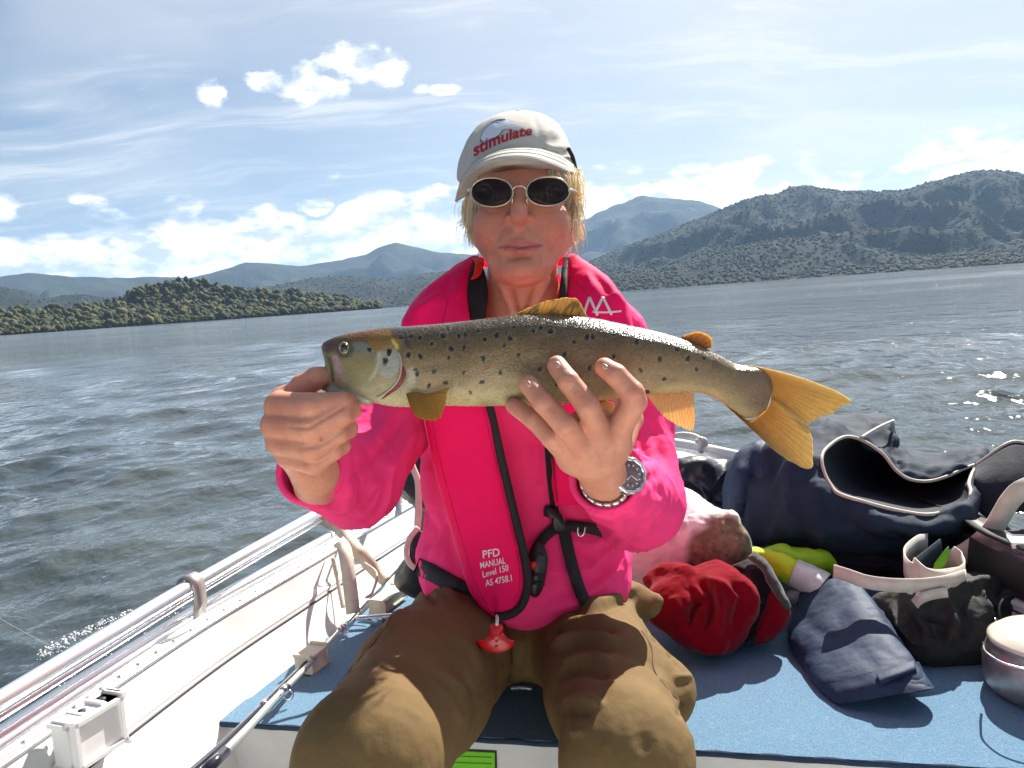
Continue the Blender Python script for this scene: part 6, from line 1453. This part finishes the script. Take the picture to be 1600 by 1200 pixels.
smesh('reflective_band', (V, Q), mat('silver_tape', (.60, .58, .57), .38, vary=.12, vscale=60, bump=.4, bscale=260, spec=.7), hv)
sl = [(1318, 897, 1250, 925, 1.43, .036, .02), (1345, 915, 1238, 965, 1.385, .042, .02), (1372, 945, 1232, 1000, 1.335, .044, .02), (1398, 985, 1250, 1035, 1.275, .044, .02), (1425, 1025, 1270, 1062, 1.215, .038, .02), (1448, 1058, 1288, 1085, 1.175, .032, .02), (1456, 1072, 1298, 1098, 1.160, .027, .02)]
V, Q = striploft(sl, 90, 60, 2.3); N = vnormals(V, Q)
V = sculpt(V, N, [([(1285, 915), (1330, 925), (1335, 985)], 9, -.013, .6), ([(1255, 945), (1295, 965), (1325, 1000)], 9, .012, .5), ([(1320, 930), (1345, 985), (1380, 1040)], 9, .014, .6), ([(1300, 960), (1320, 1010), (1355, 1040)], 8, -.014), ([(1265, 990), (1310, 1030), (1340, 1050)], 8, -.010), ([(1250, 1000), (1290, 1060)], 8, .008), ([(1360, 935), (1385, 990), (1410, 1040)], 8, -.010), ([(1345, 915), (1375, 960)], 7, .009), ([(1295, 1000), (1330, 1012), (1360, 995)], 6, .012), ([(1280, 900), (1300, 925), (1290, 950)], 8, .010)])
N = vnormals(V, Q); V = crease(V, Q, .0028, 13, 36, (1, .5, 1)); V = crease(V, Q, .0012, 45, 37)
slv = smesh('navy_sleeve', (V, Q), M['navy_cloth'], hv); slb = bvh(V, Q)
V, Q = striploft([(1434, 1034, 1276, 1070, 1.200, .0385, .02), (1446, 1054, 1288, 1084, 1.178, .0365, .02), (1459, 1076, 1301, 1102, 1.157, .030, .02)], 24, 60, 2.3, cap=False); N = vnormals(V, Q); V = crease(V, Q, .0025, 30, 46)
smesh('cuff', (V, Q), M['navy_cloth'], slv); V, Q = striploft([(1456, 1072, 1300, 1098, 1.160, .027, .02), (1440, 1050, 1290, 1080, 1.19, .024, .02)], 12, 60, 2.3); smesh('cuff_lining', (V, Q), M['navy_inside'], slv)
smesh('cuff_tab', surf_ribbon(slb, [(1372, 1062), (1402, 1050), (1430, 1040)], 17, .006, .002, 20), M['navy_cloth'], slv)
# second navy fold running right of the sleeve
V, Q = striploft([(1330, 898, 1312, 925, 1.44, .025), (1372, 912, 1345, 945, 1.42, .032), (1392, 935, 1368, 965, 1.38, .030), (1402, 968, 1385, 985, 1.35, .022)], 40, 28); N = vnormals(V, Q); V = sculpt(V, N, [([(1330, 915), (1360, 930), (1385, 960)], 5, -.008), ([(1345, 910), (1378, 930)], 5, .006)]); smesh('jacket_fold', (V, Q), M['navy_cloth'], hv)
V, Q = inflate([(1225, 930), (1248, 918), (1280, 928), (1280, 950), (1240, 948)], 1.45, .02, n=50, m=8); smesh('jacket_lining', (V, Q), mat('grey_lining', (.30, .29, .30), .6, bump2=.6, b2scale=60), hv)

# ------------------------------------------------------------------ red fleece with black lining
DZ_ = 0.13
rf = empty('red_fleece', 'crumpled red fleece with a black lining beside the khaki trousers', 'fleece', G(1110, 1020, ZD))
M['red_fleece'] = mat('red_fleece_cloth', s2l((124, 9, 26)), .95, spec=.05, vary=.12, vscale=60, bump=.8, bscale=900, bdist=.0012, sheen=.12)
M['black_fleece'] = mat('black_fleece_cloth', (.014, .013, .013), .95, spec=.1, vary=.3, vscale=90, bump=.8, bscale=500, bdist=.002, sheen=.3)
s = Sdf()
s.ell(W(1075, 945, 1.24), (.075, .050, .055)).ell(W(1130, 940, 1.225), (.058, .055, .055), .02).ell(W(1050, 905, 1.29), (.055, .028, .04), .02).ell(W(1122, 905, 1.26), (.042, .028, .04), .012).ell(W(1110, 985, 1.215), (.062, .040, .048), .02)
s.cone(W(1040, 895, 1.28), W(1070, 900, 1.25), .018, .02, .01)
V, Q = s.mesh(.0030); V = relax(V, Q, 2); N = vnormals(V, Q)
V = sculpt(V, N, [([(1088, 900), (1110, 925), (1112, 965), (1100, 990)], 8, -.016, .6), ([(1070, 905), (1085, 940), (1075, 975)], 9, -.010), ([(1075, 985), (1085, 950), (1105, 940)], 6, -.012), ([(1120, 905), (1128, 950), (1115, 1000)], 8, .010), ([(1142, 905), (1160, 935), (1150, 985)], 8, -.010, .6), ([(1150, 900), (1175, 930), (1172, 970)], 7, .008), ([(1050, 930), (1065, 960)], 8, .008), ([(1080, 1000), (1110, 1012), (1140, 1000)], 8, .008), ([(1100, 905), (1135, 915), (1165, 940)], 7, .008)])
N = vnormals(V, Q); V = crease(V, Q, .0060, 10, 6, (1, 1, .6)); V = crease(V, Q, .0015, 40, 3)
smesh('fleece_body', (V, Q), M['red_fleece'], rf)
V, Q = striploft([(1168, 872, 1140, 890, 1.30, .02), (1196, 885, 1168, 900, 1.27, .026), (1214, 915, 1180, 945, 1.25, .030), (1220, 950, 1170, 985, 1.24, .032), (1196, 985, 1140, 1015, 1.235, .030), (1150, 1010, 1085, 1030, 1.235, .026)], 60, 36); N = vnormals(V, Q); V += N * (.006 * fbm(V, 25, 3, 9))[:, None]
smesh('fleece_lining', (V, Q), M['black_fleece'], rf)
V, Q = striploft([(1180, 862, 1168, 872, 1.27, .010), (1200, 878, 1186, 888, 1.24, .013), (1216, 905, 1200, 912, 1.22, .014), (1228, 930, 1214, 936, 1.21, .013), (1237, 948, 1226, 958, 1.21, .008)], 40, 18); N = vnormals(V, Q); V += N * (.002 * fbm(V, 60, 3, 19))[:, None]
smesh('lining_edge', (V, Q), mat('grey_fleece_edge', (.05, .05, .048), .95, bump=.8, bscale=400, bdist=.002, sheen=.4), rf)
V, Q = striploft([(1218, 925, 1205, 925, 1.222, .010), (1236, 955, 1190, 960, 1.215, .018), (1222, 985, 1180, 992, 1.21, .018), (1200, 1005, 1178, 1008, 1.215, .010)], 30, 20); N = vnormals(V, Q); V += N * (.003 * fbm(V, 40, 3, 29))[:, None]
smesh('fleece_sleeve', (V, Q), M['red_fleece'], rf)
V, Q = inflate([(1140, 893), (1160, 884), (1178, 888), (1176, 900), (1150, 903)], 1.30, .015, n=40, m=6); smesh('fleece_collar', (V, Q), M['red_fleece'], rf)

# ------------------------------------------------------------------ black jacket heap
DZ_ = 0.05
bj = empty('black_jacket', 'heap of crumpled black clothing with toggles beside the cooking pot', 'jacket', G(1500, 1040, ZD))
s = Sdf()
s.ell(W(1470, 975, 1.27), (.085, .065, .075)).ell(W(1520, 950, 1.30), (.09, .055, .07), .03).ell(W(1580, 935, 1.33), (.075, .045, .06), .03).ell(W(1450, 1000, 1.24), (.055, .050, .05), .03).ell(W(1545, 900, 1.42), (.10, .05, .07), .03).ell(W(1400, 955, 1.28), (.04, .030, .04), .02).ell(W(1520, 1010, 1.25), (.06, .045, .05), .03).ell(W(1600, 880, 1.45), (.10, .06, .07), .03)
V, Q = s.mesh(.0036); V = relax(V, Q, 2); N = vnormals(V, Q)
V = sculpt(V, N, [([(1450, 945), (1500, 920), (1560, 908)], 7, .014, .5), ([(1440, 960), (1480, 975), (1465, 1000)], 7, -.014), ([(1500, 930), (1515, 970), (1510, 1010)], 8, -.014, .5), ([(1530, 915), (1545, 960), (1540, 1000)], 7, .012), ([(1450, 970), (1466, 1000)], 5, .012), ([(1570, 910), (1560, 940), (1575, 960)], 5, -.010), ([(1575, 925), (1600, 920)], 5, .010), ([(1405, 935), (1420, 965), (1435, 1000)], 6, -.010), ([(1392, 950), (1410, 985), (1425, 1005)], 5, .010), ([(1420, 950), (1445, 985)], 4, .009), ([(1480, 935), (1490, 965), (1480, 1010)], 8, .010), ([(1556, 930), (1566, 950)], 4, .010), ([(1540, 925), (1550, 945), (1570, 955)], 4, -.008)])
N = vnormals(V, Q); V = crease(V, Q, .0065, 13, 6); V = crease(V, Q, .002, 40, 9)
smesh('jacket_body', (V, Q), cloth('black_cloth', .8, (.020, .019, .017), .25, b2=.7), bj); bjb = bvh(V, Q)
smesh('draw_cord', ptube([(1590, 928, 1.235), (1570, 935, 1.22), (1562, 950, 1.21), (1563, 975, 1.195), (1565, 990, 1.19)], .0022, 6, 24), M['black_web'], bj)
smesh('toggle', inflate([(1560, 986), (1567, 986), (1569, 993), (1563, 996), (1559, 992)], 1.185, .005, n=16, m=4), M['steel'], bj); smesh('toggle', inflate([(1553, 966), (1558, 966), (1559, 971), (1554, 973)], 1.19, .004, n=16, m=4), M['steel'], bj)

# ------------------------------------------------------------------ webbing straps
DZ_ = 0.08
ws = empty('webbing_strap', 'white webbing strap with a rolled loop and green tag among the clothes', 'strap', G(1460, 940, ZD))
vdir = -R * .05 + U * .97
def band(name, pts, w, t=.0022, n=60, mt=None, par=ws, up=None):
    """webbing standing on edge: px path of its middle, w metres tall"""
    A = smoothpath(np.array(pts, float), n); P = Wn(A[:, :3]); T = np.gradient(P, axis=0); T /= np.linalg.norm(T, axis=1, keepdims=True); u = U if up is None else up
    N = np.cross(T, np.broadcast_to(u, T.shape)); N /= np.linalg.norm(N, axis=1, keepdims=True); return smesh(name, ribbon(P, N, w, t), mt or M['white_web'], par)
band('loop', [(1500, 902, 1.235), (1460, 906, 1.22), (1420, 893, 1.24), (1412, 872, 1.285), (1432, 852, 1.33), (1448, 848, 1.35)], .034)
band('loop', [(1424, 884, 1.245), (1450, 905, 1.215), (1480, 908, 1.21), (1505, 896, 1.235), (1500, 880, 1.27), (1484, 866, 1.29)], .034)
band('strap_lining', [(1432, 886, 1.262), (1450, 872, 1.285), (1470, 856, 1.31)], .034, mt=M['navy_canvas'])
smesh('strap_tag', plate([(1456, 895), (1460, 880), (1472, 864), (1482, 853), (1482, 874), (1474, 886), (1464, 893)], 1.25, .004), mat('green_tag', s2l((110, 170, 25)), .6, trans=.3, vary=.1), ws)
band('strap_run', [(1303, 892, 1.255), (1325, 899, 1.235), (1355, 909, 1.215), (1395, 914, 1.20), (1440, 914, 1.195), (1480, 909, 1.20), (1508, 900, 1.22)], .022)
band('strap_end', [(1430, 944, 1.20), (1440, 934, 1.19), (1460, 928, 1.19), (1480, 925, 1.19)], .016)
w2 = empty('cream_strap', 'wide cream strap curving up off the deck past the bag flap', 'strap', G(1510, 880, ZD))
A = smoothpath(np.array([(1470, 880, 1.36), (1500, 868, 1.35), (1525, 852, 1.34), (1548, 830, 1.33), (1564, 805, 1.32), (1576, 785, 1.315), (1592, 768, 1.31), (1620, 755, 1.31)], float), 60); P = Wn(A)
smesh('strap', ribbon(P, -F + .25 * U, .034, .0025), M['cream_web'], w2)

# ------------------------------------------------------------------ pot
DZ_ = 0.00
pot = empty('cooking_pot', 'dented aluminium cooking pot with a pale lid and wire handle', 'pot', G(1642, 1082, ZD))
pc = G(1640, 1080, ZD + .001)
def lathe(name, prof, c, mt, par, n=64):
    return smesh(name, rings([[c + np.array([r * math.cos(t), r * math.sin(t), z]) for t in np.linspace(0, 2 * np.pi, n, endpoint=False)] for r, z in prof], prof[0][0] < .02, prof[-1][0] < .02), mt, par)
M['pot_metal'] = mat('pot_metal', (.34, .31, .31), .40, metal=.75, vary=.2, vscale=30, rvar=.12)
lathe('pot_body', [(.010, 0), (.070, 0), (.079, .004), (.083, .012), (.085, .035), (.085, .048), (.083, .055), (.079, .066), (.076, .072), (.0785, .074), (.0785, .076), (.074, .0765), (.072, .074), (.072, .06), (.010, .05)], pc, M['pot_metal'], pot)
lathe('lid', [(.0775, .0765), (.078, .079), (.074, .0815), (.066, .088), (.045, .094), (.02, .0965), (.004, .097)], pc, mat('lid_enamel', (.66, .61, .50), .3, vary=.08, vscale=30, coat=.3), pot)
hl = pc + np.array([-.085, -.0, .066])
smesh('wire_handle', tube([pc + np.array(p) for p in ((-.0835, .02, .070), (-.096, .0, .080), (-.112, -.035, .083), (-.105, -.075, .083), (-.06, -.105, .083), (0, -.115, .083), (.05, -.095, .080), (.0835, .0, .07))], .0016, 8, n=60), M['steel'], pot)
settle()
